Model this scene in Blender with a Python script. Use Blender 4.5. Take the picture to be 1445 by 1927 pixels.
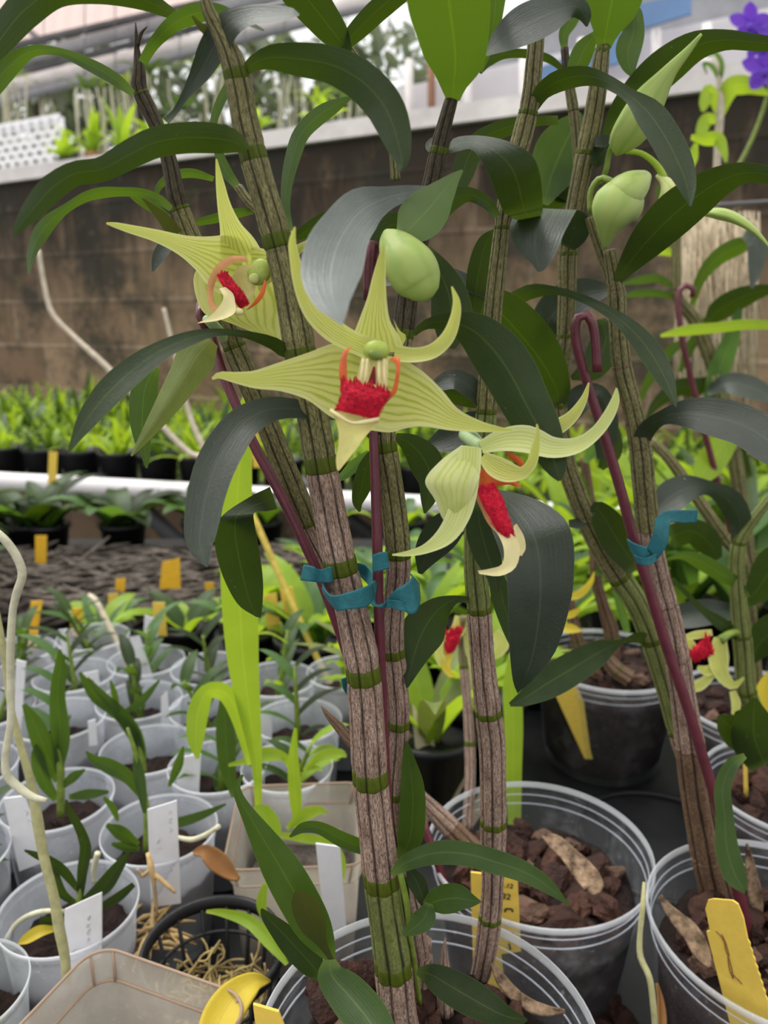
import bpy, math, random
import numpy as np

for o in list(bpy.data.objects): bpy.data.objects.remove(o)
SC = bpy.context.scene
COL = SC.collection
rnd = random.Random(7)

# ------------------------------------------------------------------ camera, sky, sun, exposure
FPX, CX, CY = 1445.0, 722.5, 963.5          # focal length and centre in the 1445x1927 frame
PITCH = math.radians(14.0)
CS, SN = math.cos(PITCH), math.sin(PITCH)
CAMZ = 1.2
cam_d = bpy.data.cameras.new('camera'); cam = bpy.data.objects.new('camera', cam_d); COL.objects.link(cam)
cam.location = (0, 0, CAMZ); cam.rotation_euler = (math.pi/2 - PITCH, 0, 0)
cam_d.sensor_fit = 'VERTICAL'; cam_d.sensor_height = 36.0; cam_d.sensor_width = 27.0
cam_d.lens = 36.0*FPX/1927.0
cam_d.clip_start = 0.02; cam_d.clip_end = 200
cam_d.dof.use_dof = True; cam_d.dof.focus_distance = 0.295; cam_d.dof.aperture_fstop = 12.0
SC.camera = cam
SC.view_settings.view_transform = 'Standard'; SC.view_settings.look = 'None'
SC.view_settings.gamma = 1.0; SC.view_settings.use_curve_mapping = False
SC.view_settings.exposure = 0.78
SC.cycles.use_denoising = True
SC.cycles.max_bounces = 9; SC.cycles.diffuse_bounces = 4; SC.cycles.glossy_bounces = 3
SC.cycles.transmission_bounces = 6; SC.cycles.transparent_max_bounces = 14
SC.cycles.sample_clamp_indirect = 6.0

world = bpy.data.worlds.new('sky'); SC.world = world; world.use_nodes = True
wn = world.node_tree; wn.nodes.clear()
wo = wn.nodes.new('ShaderNodeOutputWorld'); wb = wn.nodes.new('ShaderNodeBackground')
wt = wn.nodes.new('ShaderNodeTexCoord'); wx = wn.nodes.new('ShaderNodeSeparateXYZ')
wr = wn.nodes.new('ShaderNodeValToRGB')
wn.links.new(wt.outputs['Generated'], wx.inputs[0]); wn.links.new(wx.outputs['Z'], wr.inputs[0])
e = wr.color_ramp.elements
e[0].position = 0.0; e[0].color = (0.50, 0.505, 0.52, 1); e[1].position = 0.75; e[1].color = (1.0, 0.99, 0.97, 1)
wb.inputs['Strength'].default_value = 1.0
wn.links.new(wr.outputs[0], wb.inputs[0]); wn.links.new(wb.outputs[0], wo.inputs[0])

sun_d = bpy.data.lights.new('sun', 'SUN'); sun = bpy.data.objects.new('sun', sun_d); COL.objects.link(sun)
sun_d.energy = 1.7; sun_d.angle = math.radians(35); sun_d.color = (1.0, 0.98, 0.94)
sun.rotation_euler = (math.radians(-18), math.radians(-22), 0); sun.location = (0, 0, 5)

# ------------------------------------------------------------------ measuring: pixel + horizontal distance -> world
def PF(x, y, F):
    yn = (CY - y)/FPX
    d = F/(CS + yn*SN)
    return np.array(((x-CX)/FPX*d, F, CAMZ + d*(-SN + yn*CS)))
def PZ(x, y, z):
    yn = (CY - y)/FPX
    d = (z-CAMZ)/(-SN + yn*CS)
    return np.array(((x-CX)/FPX*d, d*(CS + yn*SN), z))
def SCL(y, F):
    return F/(CS + (CY-y)/FPX*SN)/FPX

# ------------------------------------------------------------------ materials
MATS = {}
def newmat(name):
    m = bpy.data.materials.new(name); m.use_nodes = True
    nt = m.node_tree; nt.nodes.clear()
    out = nt.nodes.new('ShaderNodeOutputMaterial'); bs = nt.nodes.new('ShaderNodeBsdfPrincipled')
    nt.links.new(bs.outputs[0], out.inputs[0])
    MATS[name] = m
    return m, nt, bs, out
def N(nt, t, **kw):
    n = nt.nodes.new(t)
    for k, v in kw.items(): setattr(n, k, v)
    return n
def math_n(nt, op, a, b=None, c=None):
    n = nt.nodes.new('ShaderNodeMath'); n.operation = op
    for i, v in enumerate((a, b, c)):
        if v is None: continue
        if isinstance(v, (int, float)): n.inputs[i].default_value = v
        else: nt.links.new(v, n.inputs[i])
    return n.outputs[0]
def mixc(nt, f, a, b):
    n = nt.nodes.new('ShaderNodeMixRGB')
    for i, v in enumerate((f, a, b)):
        if isinstance(v, (int, float)): n.inputs[i].default_value = v
        elif isinstance(v, tuple): n.inputs[i].default_value = v + (1,)
        else: nt.links.new(v, n.inputs[i])
    return n.outputs[0]
def noise(nt, vec, scale, detail=4, rough=.6):
    n = nt.nodes.new('ShaderNodeTexNoise'); n.inputs['Scale'].default_value = scale
    n.inputs['Detail'].default_value = detail; n.inputs['Roughness'].default_value = rough
    if vec is not None: nt.links.new(vec, n.inputs['Vector'])
    return n.outputs['Fac']
def ramp(nt, fac, stops):
    n = nt.nodes.new('ShaderNodeValToRGB'); el = n.color_ramp.elements
    while len(el) < len(stops): el.new(.5)
    for q, (p, c) in zip(el, stops):
        q.position = p; q.color = (c, c, c, 1) if isinstance(c, (int, float)) else tuple(c)+(1,)
    nt.links.new(fac, n.inputs[0]); return n.outputs[0]
def mapping(nt, vec, sx, sy, sz=1):
    n = nt.nodes.new('ShaderNodeMapping'); n.inputs['Scale'].default_value = (sx, sy, sz)
    nt.links.new(vec, n.inputs['Vector']); return n.outputs[0]
def uvs(nt):
    u = N(nt, 'ShaderNodeUVMap', uv_map='UVMap'); s = N(nt, 'ShaderNodeSeparateXYZ')
    nt.links.new(u.outputs[0], s.inputs[0]); return u.outputs[0], s.outputs['X'], s.outputs['Y']
def objco(nt):
    return N(nt, 'ShaderNodeTexCoord').outputs['Object']
def bump(nt, bs, h, strength=.3, dist=.002):
    b = N(nt, 'ShaderNodeBump'); b.inputs['Strength'].default_value = strength; b.inputs['Distance'].default_value = dist
    nt.links.new(h, b.inputs['Height']); nt.links.new(b.outputs[0], bs.inputs['Normal'])
def translucent(nt, bs, out, col, fac):
    t = N(nt, 'ShaderNodeBsdfTranslucent'); mx = N(nt, 'ShaderNodeMixShader'); mx.inputs[0].default_value = fac
    if isinstance(col, tuple): t.inputs[0].default_value = col+(1,)
    else: nt.links.new(col, t.inputs[0])
    nt.links.new(bs.outputs[0], mx.inputs[1]); nt.links.new(t.outputs[0], mx.inputs[2]); nt.links.new(mx.outputs[0], out.inputs[0])

def leafmat(name, c1, c2, tcol, rib, rough=.38, fac=.3, spec=.5, dust=0.):
    m, nt, bs, out = newmat(name)
    uv, u, v = uvs(nt); oc = objco(nt)
    n1 = noise(nt, oc, 60, 3); st = noise(nt, mapping(nt, uv, 30, 1.6), 1.0, 4)
    base = mixc(nt, ramp(nt, n1, [(.3, 0.), (.7, 1.)]), c1, c2)
    base = mixc(nt, math_n(nt, 'MULTIPLY', st, .25), base, c2)
    mid = math_n(nt, 'SUBTRACT', 1.0, math_n(nt, 'MULTIPLY', math_n(nt, 'ABSOLUTE', math_n(nt, 'SUBTRACT', u, .5)), 36.0))
    mid = math_n(nt, 'MULTIPLY', math_n(nt, 'MAXIMUM', mid, 0.0), .55)
    base = mixc(nt, mid, base, rib)
    edge = math_n(nt, 'GREATER_THAN', math_n(nt, 'ABSOLUTE', math_n(nt, 'SUBTRACT', u, .5)), .488)
    base = mixc(nt, math_n(nt, 'MULTIPLY', edge, .5), base, rib)
    bas = ramp(nt, v, [(0.0, .75), (.10, 0.)])
    base = mixc(nt, bas, base, tuple(min(1, q*1.15) for q in rib))
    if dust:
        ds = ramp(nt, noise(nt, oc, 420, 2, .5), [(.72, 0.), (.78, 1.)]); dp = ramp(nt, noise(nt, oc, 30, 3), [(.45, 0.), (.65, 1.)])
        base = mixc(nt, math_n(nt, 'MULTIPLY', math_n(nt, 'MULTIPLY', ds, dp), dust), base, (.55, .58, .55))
    nt.links.new(base, bs.inputs['Base Color'])
    bs.inputs['Roughness'].default_value = rough; bs.inputs['Specular IOR Level'].default_value = spec
    fine = noise(nt, oc, 900, 2)
    hh = math_n(nt, 'ADD', math_n(nt, 'MULTIPLY', st, .7), math_n(nt, 'MULTIPLY', fine, .3))
    bump(nt, bs, hh, .40, .0010)
    tc = mixc(nt, math_n(nt, 'MULTIPLY', mid, .8), tcol, (min(1, tcol[0]*1.6), min(1, tcol[1]*1.4), tcol[2]))
    translucent(nt, bs, out, tc, fac)
    return m
leafmat('leaf_dark', (.012, .025, .006), (.024, .042, .011), (.060, .105, .004), (.09, .13, .03), .44, .30, .24, .25)
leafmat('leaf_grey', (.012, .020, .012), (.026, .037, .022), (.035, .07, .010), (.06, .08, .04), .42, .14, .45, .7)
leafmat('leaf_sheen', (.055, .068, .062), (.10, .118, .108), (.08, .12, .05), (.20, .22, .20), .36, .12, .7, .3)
leafmat('leaf_mid', (.024, .056, .010), (.044, .086, .018), (.12, .215, .010), (.13, .20, .035), .42, .34, .3)
leafmat('leaf_pale', (.13, .17, .045), (.20, .24, .075), (.22, .27, .03), (.30, .32, .10), .5, .25, .3)
leafmat('leaf_lime', (.20, .34, .022), (.29, .42, .035), (.48, .66, .03), (.44, .54, .08), .45, .42, .3)
leafmat('leaf_yellow', (.60, .47, .04), (.70, .55, .06), (.75, .60, .04), (.45, .33, .04), .45, .35, .3)
leafmat('leaf_soft', (.05, .12, .03), (.085, .17, .05), (.18, .33, .03), (.18, .27, .07), .42, .35, .35)
leafmat('leaf_bract', (.10, .155, .075), (.15, .21, .11), (.2, .3, .08), (.22, .30, .14), .45, .25, .3)
leafmat('leaf_brown', (.24, .10, .03), (.33, .155, .05), (.4, .2, .05), (.3, .16, .06), .6, .2, .3)
leafmat('leaf_brownish', (.035, .045, .008), (.055, .065, .012), (.12, .14, .01), (.06, .06, .02), .42, .25, .25)
leafmat('sheath_papery', (.55, .48, .33), (.68, .61, .45), (.7, .62, .4), (.5, .42, .3), .6, .3, .3)
def petalmat(name, cin, cvein, cedge, tcol, fac=.38, nv=9.0):
    m, nt, bs, out = newmat(name)
    uv, u, v = uvs(nt)
    w = noise(nt, mapping(nt, uv, 3, 2.5), 1.5, 2)
    a = math_n(nt, 'ADD', math_n(nt, 'MULTIPLY', u, nv), math_n(nt, 'MULTIPLY', w, 1.3))
    s = math_n(nt, 'ABSOLUTE', math_n(nt, 'SINE', math_n(nt, 'MULTIPLY', a, math.pi)))
    vein = ramp(nt, s, [(0.0, 1.), (.25, .85), (.75, 0.)])
    dist = math_n(nt, 'MULTIPLY', math_n(nt, 'ABSOLUTE', math_n(nt, 'SUBTRACT', u, .5)), 2.0)
    edge = ramp(nt, dist, [(.62, 0.), (1.0, .8)])
    tipf = ramp(nt, v, [(.35, 1.), (.95, .35)])
    base = mixc(nt, math_n(nt, 'MULTIPLY', math_n(nt, 'MULTIPLY', vein, .85), tipf), cin, cvein)
    base = mixc(nt, ramp(nt, v, [(.45, 0.), (.9, .35)]), base, cvein)
    base = mixc(nt, edge, base, cedge)
    nt.links.new(base, bs.inputs['Base Color'])
    bs.inputs['Roughness'].default_value = .5; bs.inputs['Specular IOR Level'].default_value = .35
    bump(nt, bs, s, .12, .0006)
    translucent(nt, bs, out, mixc(nt, .5, base, tcol), fac)
petalmat('petal', (.66, .66, .20), (.33, .42, .008), (.76, .75, .36), (.74, .78, .16))
petalmat('petal_pale', (.62, .66, .27), (.47, .55, .10), (.72, .75, .40), (.72, .8, .28), .3, 7)
petalmat('petal_bud', (.42, .52, .15), (.30, .43, .10), (.52, .60, .28), (.5, .62, .2), .25, 6)
petalmat('petal_purple', (.16, .05, .55), (.10, .02, .40), (.25, .12, .65), (.3, .1, .8), .3, 6)

def simple(name, col, rough=.5, spec=.5, var=.25, nscale=40, bmp=.0, tr=None, trf=.3, metal=0.0, bdist=.002):
    m, nt, bs, out = newmat(name)
    oc = objco(nt); n1 = noise(nt, oc, nscale, 5)
    lo = tuple(c*(1-var) for c in col); hi = tuple(min(1, c*(1+var)) for c in col)
    nt.links.new(mixc(nt, ramp(nt, n1, [(.3, 0.), (.7, 1.)]), lo, hi), bs.inputs['Base Color'])
    bs.inputs['Roughness'].default_value = rough; bs.inputs['Specular IOR Level'].default_value = spec
    bs.inputs['Metallic'].default_value = metal
    if bmp: bump(nt, bs, noise(nt, oc, nscale*3, 5), bmp, bdist)
    if tr: translucent(nt, bs, out, tr, trf)
    return m
simple('lip_red', (.54, .006, .030), .6, .25, .45, 700, .6, bdist=.001)
simple('lip_tongue', (.72, .66, .24), .5, .3, .12, 200, .1, (.8, .74, .3), .25, bdist=.0005)
simple('lip_dark', (.22, .004, .012), .55, .3)
simple('lip_orange', (.72, .13, .03), .45, .4, .3, 120, 0, (.8, .2, .05), .3)
simple('lip_peach', (.72, .36, .16), .5, .35, .2, 120, 0, (.8, .4, .2), .3)
simple('lip_cream', (.78, .70, .36), .5, .35, .08, 150, .15, (.8, .74, .4), .2, bdist=.0006)
simple('column_green', (.40, .50, .09), .4, .4, .2, 200, 0, (.4, .5, .1), .15)
simple('column_cream', (.74, .66, .28), .45, .4, .2, 250, 0, (.8, .7, .3), .25)
simple('ovary', (.40, .54, .27), .45, .4, .15, 150)
simple('stem_green', (.17, .24, .035), .45, .4, .3, 150)
simple('stem_root', (.42, .40, .20), .6, .3, .25, 120, .3)
simple('root_white', (.55, .53, .38), .65, .3, .2, 90, .3)
simple('dry_straw', (.48, .33, .15), .7, .3, .35, 120, .4)
simple('stem_bare', (.50, .43, .33), .7, .3, .25, 120, .2)
simple('stem_yellow', (.55, .42, .08), .6, .3, .25, 120, .2)
simple('stake', (.115, .022, .034), .35, .5, .2, 120, .1)
simple('tape', (.024, .165, .195), .55, .4, .22, 250, .25, (.05, .3, .38), .2)
simple('tag_yellow', (.86, .63, .11), .55, .35, .07, 200, .1, (.8, .55, .05), .18)
simple('tag_orange', (.80, .46, .03), .55, .35, .1, 100)
simple('tag_white', (.82, .81, .84), .5, .4, .05, 100, 0, (.7, .7, .72), .15)
simple('ink', (.03, .03, .035), .6, .3)
simple('ink_faint', (.55, .54, .58), .6, .3)
simple('bark_a', (.036, .013, .008), .75, .3, .6, 90, .9, bdist=.004)
simple('bark_b', (.062, .026, .016), .75, .3, .6, 90, .9, bdist=.004)
simple('bark_c', (.12, .068, .046), .8, .3, .55, 80, .9, bdist=.004)
simple('bark_fill', (.020, .011, .009), .9, .2, .6, 60, .9, bdist=.006)
simple('black_plastic', (.010, .010, .012), .42, .35, .3, 30, .15)
simple('bench_black', (.010, .010, .012), .42, .3, .5, 18, .2)
simple('pipe_white', (.78, .75, .76), .45, .4, .06, 6)
simple('pipe_grey', (.30, .30, .32), .5, .5, .25, 5)
simple('steel_dark', (.10, .10, .105), .5, .5, .3, 8)
simple('rust', (.26, .13, .08), .7, .3, .3, 10)
simple('lattice_white', (.85, .85, .86), .5, .4, .05, 5)
simple('mulch', (.12, .10, .085), .9, .2, .6, 40, .9, bdist=.01)
simple('floor_dirt', (.06, .052, .045), .95, .2, .5, 4, .5, bdist=.02)
simple('sheet_white', (.80, .78, .80), .6, .3, .08, 2.0, 0, (.85, .82, .84), .35)
simple('sheet_roof', (.50, .39, .36), .6, .3, .22, 2.0, 0, (.80, .64, .60), .55)
simple('tarp_blue', (.16, .27, .48), .6, .3, .2, 3)
simple('trunk_brown', (.10, .08, .06), .9, .2, .4, 20, .5)
simple('foliage_far', (.13, .155, .10), .6, .3, .7, 3, 0, (.20, .25, .12), .35)
simple('moss_green', (.09, .15, .025), .8, .2, .5, 60, .5)

def sheath(name, c1, c2, dark, spk, nr, edge=.5):
    m, nt, bs, out = newmat(name)
    uv, u, v = uvs(nt)
    w = noise(nt, mapping(nt, uv, 3, 60), 1.0, 2)
    uu = math_n(nt, 'ADD', u, math_n(nt, 'MULTIPLY', math_n(nt, 'SUBTRACT', w, .5), .02))
    g = math_n(nt, 'ABSOLUTE', math_n(nt, 'SINE', math_n(nt, 'MULTIPLY', uu, math.pi*nr)))
    gv = noise(nt, mapping(nt, uv, 11, 38), 1.0, 3)
    g = math_n(nt, 'ADD', g, math_n(nt, 'MULTIPLY', math_n(nt, 'SUBTRACT', gv, .38), .75))
    groove = ramp(nt, g, [(.08, 1.), (.24, .75), (edge, 0.)])
    f1 = noise(nt, mapping(nt, uv, 46, 90), 1.0, 4); f2 = noise(nt, mapping(nt, uv, 85, 420), 1.0, 3, .8)
    f3 = noise(nt, mapping(nt, uv, 5, 45), 1.0, 3)
    base = mixc(nt, ramp(nt, f1, [(.3, 0.), (.7, 1.)]), c1, c2)
    base = mixc(nt, math_n(nt, 'MULTIPLY', ramp(nt, f3, [(.42, 0.), (.75, 1.)]), .42), base, dark)
    base = mixc(nt, math_n(nt, 'MULTIPLY', ramp(nt, f2, [(.46, 0.), (.58, 1.)]), spk), base, dark)
    base = mixc(nt, math_n(nt, 'MULTIPLY', groove, .93), base, dark)
    nt.links.new(base, bs.inputs['Base Color'])
    bs.inputs['Roughness'].default_value = .62; bs.inputs['Specular IOR Level'].default_value = .25
    bump(nt, bs, math_n(nt, 'ADD', math_n(nt, 'SUBTRACT', f1, math_n(nt, 'MULTIPLY', groove, .9)), math_n(nt, 'MULTIPLY', f2, .6)), .6, .0008)
sheath('sheath_olive', (.17, .155, .058), (.33, .30, .13), (.014, .012, .008), .7, 7)
sheath('sheath_green', (.16, .19, .045), (.25, .28, .09), (.020, .022, .010), .45, 7)
sheath('sheath_dry', (.25, .14, .09), (.56, .42, .34), (.022, .013, .010), .7, 7)
sheath('sheath_brown', (.16, .092, .055), (.26, .165, .10), (.016, .010, .007), .55, 7)
sheath('sheath_dark', (.055, .042, .024), (.125, .10, .055), (.006, .005, .004), .75, 7)
sheath('node_green', (.050, .072, .002), (.10, .125, .006), (.016, .024, .001), .10, 7, .30)
def clearmat(name, haze, col, rough=.25):
    m, nt, bs, out = newmat(name)
    oc = objco(nt)
    n1 = noise(nt, oc, 38, 5, .7); n2 = noise(nt, oc, 240, 2)
    f = math_n(nt, 'ADD', haze, math_n(nt, 'MULTIPLY', ramp(nt, n1, [(.5, 0.), (.8, 1.)]), .16))
    f = math_n(nt, 'ADD', f, math_n(nt, 'MULTIPLY', ramp(nt, n2, [(.66, 0.), (.74, 1.)]), .15))
    bs.inputs['Base Color'].default_value = col+(1,); bs.inputs['Roughness'].default_value = rough
    t = N(nt, 'ShaderNodeBsdfTransparent'); t.inputs[0].default_value = (.93, .94, .95, 1)
    tl = N(nt, 'ShaderNodeBsdfTranslucent'); tl.inputs[0].default_value = col+(1,)
    m2 = N(nt, 'ShaderNodeMixShader'); m2.inputs[0].default_value = .45
    nt.links.new(bs.outputs[0], m2.inputs[1]); nt.links.new(tl.outputs[0], m2.inputs[2])
    mx = N(nt, 'ShaderNodeMixShader'); nt.links.new(f, mx.inputs[0])
    nt.links.new(t.outputs[0], mx.inputs[1]); nt.links.new(m2.outputs[0], mx.inputs[2]); nt.links.new(mx.outputs[0], out.inputs[0])
clearmat('pot_clear', .05, (.85, .87, .92))
clearmat('pot_rim', .50, (.88, .90, .94))
clearmat('pot_hazy', .42, (.82, .85, .93))
clearmat('pot_hazy_rim', .75, (.92, .93, .97))
clearmat('tray_beige', .62, (.66, .59, .50), .35)
clearmat('tray_line', .85, (.52, .38, .28), .4)

def wallmat():
    m, nt, bs, out = newmat('block_wall')
    uv, u, v = uvs(nt)                     # metres along and up the wall
    br = N(nt, 'ShaderNodeTexBrick'); br.offset = .5
    nt.links.new(uv, br.inputs['Vector']); br.inputs['Scale'].default_value = 1.0
    br.inputs['Brick Width'].default_value = .42; br.inputs['Row Height'].default_value = .215
    br.inputs['Mortar Size'].default_value = .012; br.inputs['Mortar Smooth'].default_value = .6
    br.inputs['Color1'].default_value = (.34, .235, .145, 1); br.inputs['Color2'].default_value = (.20, .135, .080, 1)
    br.inputs['Mortar'].default_value = (.34, .25, .17, 1)
    n1 = noise(nt, uv, 2.2, 6, .7); n2 = noise(nt, mapping(nt, uv, 7, 1.6), 1.0, 5, .7); n3 = noise(nt, uv, 9, 5, .7)
    # run-off stains grow downward from the coping (top of wall at v = 1.85)
    h = math_n(nt, 'SUBTRACT', 1.85, v)
    top = ramp(nt, math_n(nt, 'ADD', h, math_n(nt, 'MULTIPLY', math_n(nt, 'SUBTRACT', n2, .5), 1.3)), [(.15, 1.), (.75, .05)])
    st = math_n(nt, 'MULTIPLY', top, .93)
    c = mixc(nt, st, br.outputs['Color'], (.022, .018, .015))
    c = mixc(nt, math_n(nt, 'MULTIPLY', ramp(nt, n1, [(.47, 0.), (.58, 1.)]), .82), c, (.035, .034, .027))
    c = mixc(nt, math_n(nt, 'MULTIPLY', ramp(nt, n3, [(.6, 0.), (.75, 1.)]), .45), c, (.26, .18, .13))
    gm = math_n(nt, 'MULTIPLY', ramp(nt, noise(nt, mapping(nt, uv, 3.1, 3.3), 1.7, 5, .7), [(.58, 0.), (.72, 1.)]), .5)
    c = mixc(nt, gm, c, (.06, .085, .022))
    nt.links.new(c, bs.inputs['Base Color']); bs.inputs['Roughness'].default_value = .92
    bs.inputs['Specular IOR Level'].default_value = .2
    bump(nt, bs, math_n(nt, 'ADD', br.outputs['Fac'], n3), .5, .01)
wallmat()
simple('coping', (.74, .69, .67), .8, .2, .2, 6, .3, bdist=.01)

# ------------------------------------------------------------------ building helpers
ORG = {}                                       # object name -> world origin of the thing it belongs to
def link(o, parent):
    COL.objects.link(o)
    if parent is not None:
        o.parent = parent; ORG[o.name] = ORG[parent.name]
def tag(o, label=None, cat=None, group=None, kind=None):
    if label: o['label'] = label
    if cat: o['category'] = cat
    if group: o['group'] = group
    if kind: o['kind'] = kind
    return o
def thing(name, loc, label, cat, group=None):
    o = bpy.data.objects.new(name, None); o.empty_display_size = .01
    o.location = tuple(float(q) for q in loc); COL.objects.link(o); ORG[o.name] = np.array(loc, float)
    return tag(o, label, cat, group)
def mk(name, V, F, mat, parent=None, uv=None, smooth=True, org=None, midx=None, solid=0.0):
    V = np.asarray(V, float)
    if parent is not None: o0 = ORG[parent.name]
    elif org is not None: o0 = np.array(org, float)
    else:
        lo, hi = V.min(0), V.max(0); o0 = np.array(((lo[0]+hi[0])/2, (lo[1]+hi[1])/2, lo[2]))
    me = bpy.data.meshes.new(name)
    me.from_pydata([tuple(map(float, q)) for q in (V-o0)], [], [tuple(int(i) for i in f) for f in F])
    for mm in (mat if isinstance(mat, (list, tuple)) else [mat]): me.materials.append(MATS[mm])
    if uv is not None:
        L = me.uv_layers.new(name='UVMap'); uva = np.asarray(uv, float)
        idx = np.zeros(len(me.loops), dtype=np.int32); me.loops.foreach_get('vertex_index', idx)
        if len(uva) == len(V): L.data.foreach_set('uv', uva[idx].ravel())
        else: L.data.foreach_set('uv', uva.ravel())
    if smooth: me.polygons.foreach_set('use_smooth', [True]*len(me.polygons))
    if midx is not None: me.polygons.foreach_set('material_index', midx)
    me.update()
    o = bpy.data.objects.new(name, me)
    link(o, parent)
    if parent is None: o.location = tuple(float(q) for q in o0); ORG[o.name] = o0
    if solid:
        md = o.modifiers.new('thickness', 'SOLIDIFY'); md.thickness = solid; md.offset = 0
    return o
def catmull(P, n):
    P = np.asarray(P, float)
    if len(P) == 2: return P[0] + (P[1]-P[0])*np.linspace(0, 1, n)[:, None]
    Q = np.vstack([2*P[0]-P[1], P, 2*P[-1]-P[-2]])
    seg = np.linalg.norm(np.diff(P[:, :2], axis=0), axis=1) + 1e-6
    cum = np.concatenate([[0], np.cumsum(seg)]); out = []
    for s in np.linspace(0, cum[-1], n):
        i = min(np.searchsorted(cum, s, side='right')-1, len(P)-2); t = (s-cum[i])/seg[i]
        a, b, c, d = Q[i], Q[i+1], Q[i+2], Q[i+3]
        h0 = seg[i]; hm = seg[i-1] if i > 0 else h0; hp = seg[i+1] if i+1 < len(seg) else h0
        m1 = (c-a)*h0/(h0+hm) if i > 0 else (c-b)
        m2 = (d-b)*h0/(h0+hp) if i+1 < len(seg) else (c-b)
        t2, t3 = t*t, t*t*t
        out.append((2*t3-3*t2+1)*b + (t3-2*t2+t)*m1 + (-2*t3+3*t2)*c + (t3-t2)*m2)
    return np.array(out)
def gridfaces(nl, nu):
    return [(i*nu+j, i*nu+j+1, (i+1)*nu+j+1, (i+1)*nu+j) for i in range(nl-1) for j in range(nu-1)]
US = np.array([-1, -.8, -.55, -.28, 0, .28, .55, .8, 1.0])
def leaf(parent, mat, pts, F0, F1, m=0.0, name='leaf', curl=.28, nl=30, label=None, wav=.0, solid=0.0, crease=1.4):
    """A blade along a midrib: pts = (x, y, half width[, m]); F = horizontal distance at base and tip; m > 0 shows the upper face."""
    P = []
    seg = [0]
    for a, b in zip(pts[:-1], pts[1:]): seg.append(seg[-1]+math.hypot(b[0]-a[0], b[1]-a[1]))
    for p, s in zip(pts, seg):
        t = s/seg[-1]
        Fp = p[4] if len(p) > 4 else (F0 + (F1-F0)*t if not callable(F0) else F0(t))
        P.append((p[0], p[1], p[2], Fp, p[3] if len(p) > 3 else m))
    A = catmull(P, nl); A[:, 2] = np.maximum(A[:, 2], .4)
    T = np.gradient(A[:, :2], axis=0); T /= (np.linalg.norm(T, axis=1)[:, None]+1e-9)
    V, UV = [], []
    ph = rnd.random()*6
    for i in range(nl):
        x, y, hw, F, mm = A[i]; nx, ny = T[i, 1], -T[i, 0]
        sc = SCL(y, F)
        for u in US:
            f = F + mm*(-ny)*hw*u*sc - curl*math.tanh(mm*3 if abs(mm) > .05 else .6)*hw*sc*abs(u)**crease
            f += wav*hw*sc*math.sin(i*.55+ph + (2 if u > 0 else 0))*abs(u)
            V.append(PF(x+nx*hw*u, y+ny*hw*u, f)); UV.append((u*.5+.5, i/(nl-1)))
    o = mk(name, V, gridfaces(nl, len(US)), mat, parent, UV, solid=solid)
    if label: o['label'] = label
    return o
def leafE(parent, mat, rows, name='leaf', curl=.15, nl=30, label=None, solid=0.0):
    """A blade from its two edges: rows = (xl, yl, xr, yr, Fl[, Fr])."""
    A = catmull([(r[0], r[1], r[2], r[3], r[4], r[5] if len(r) > 5 else r[4]) for r in rows], nl)
    V, UV = [], []
    for i in range(nl):
        xl, yl, xr, yr, fl, fr = A[i]
        hw = .5*math.hypot(xr-xl, yr-yl)*SCL(yl, fl)
        for u in US:
            t = u*.5+.5
            V.append(PF(xl+(xr-xl)*t, yl+(yr-yl)*t, fl+(fr-fl)*t + curl*hw*(1-abs(u)**1.4))); UV.append((t, i/(nl-1)))
    o = mk(name, V, gridfaces(nl, len(US)), mat, parent, UV, solid=solid)
    if label: o['label'] = label
    return o
def frames(C):
    T = np.gradient(C, axis=0); T /= (np.linalg.norm(T, axis=1)[:, None]+1e-12)
    r = np.array((1., 0, 0)) if abs(T[0][0]) < .8 else np.array((0., 1, 0))
    A = np.zeros_like(C); B = np.zeros_like(C)
    for i in range(len(C)):
        r = r - T[i]*np.dot(r, T[i]); r /= np.linalg.norm(r)
        A[i] = r; B[i] = np.cross(T[i], r)
    return T, A, B
def tubegeo(C, R, n=12, prof=None, caps=True, ell=None):
    C = np.asarray(C, float); R = np.asarray(R, float)
    T, A, B = frames(C); V, UV = [], []
    ln = np.concatenate([[0], np.cumsum(np.linalg.norm(np.diff(C, axis=0), axis=1))])
    for i in range(len(C)):
        for k in range(n+1):
            th = 2*math.pi*k/n; q = R[i]*(prof(th) if prof else 1)
            e2 = ell[i] if ell is not None else 1
            V.append(C[i] + q*math.cos(th)*A[i] + q*e2*math.sin(th)*B[i]); UV.append((k/n, ln[i]))
    F = gridfaces(len(C), n+1)
    if caps:
        for i, fl in ((0, 1), (len(C)-1, 0)):
            V.append(C[i]); UV.append((.5, ln[i])); c = len(V)-1
            for k in range(n):
                a, b = i*(n+1)+k, i*(n+1)+k+1
                F.append((c, b, a) if fl else (c, a, b))
    return np.array(V), F, np.array(UV)
def tube(name, mat, C, R, parent=None, n=10, **kw):
    V, F, UV = tubegeo(C, R, n); return mk(name, V, F, mat, parent, UV, **kw)
def pxtube(name, mat, pts, parent=None, nl=24, n=10, **kw):
    """pts = (x, y, half width px, F)"""
    A = catmull([(p[0], p[1], p[2], p[3]) for p in pts], nl)
    C = np.array([PF(a[0], a[1], a[3]) for a in A]); R = [max(a[2], .3)*SCL(a[1], a[3]) for a in A]
    return tube(name, mat, C, R, parent, n, **kw)
RIDGE = lambda th: .89 + .15*abs(math.sin(3.5*th))**.7
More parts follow.
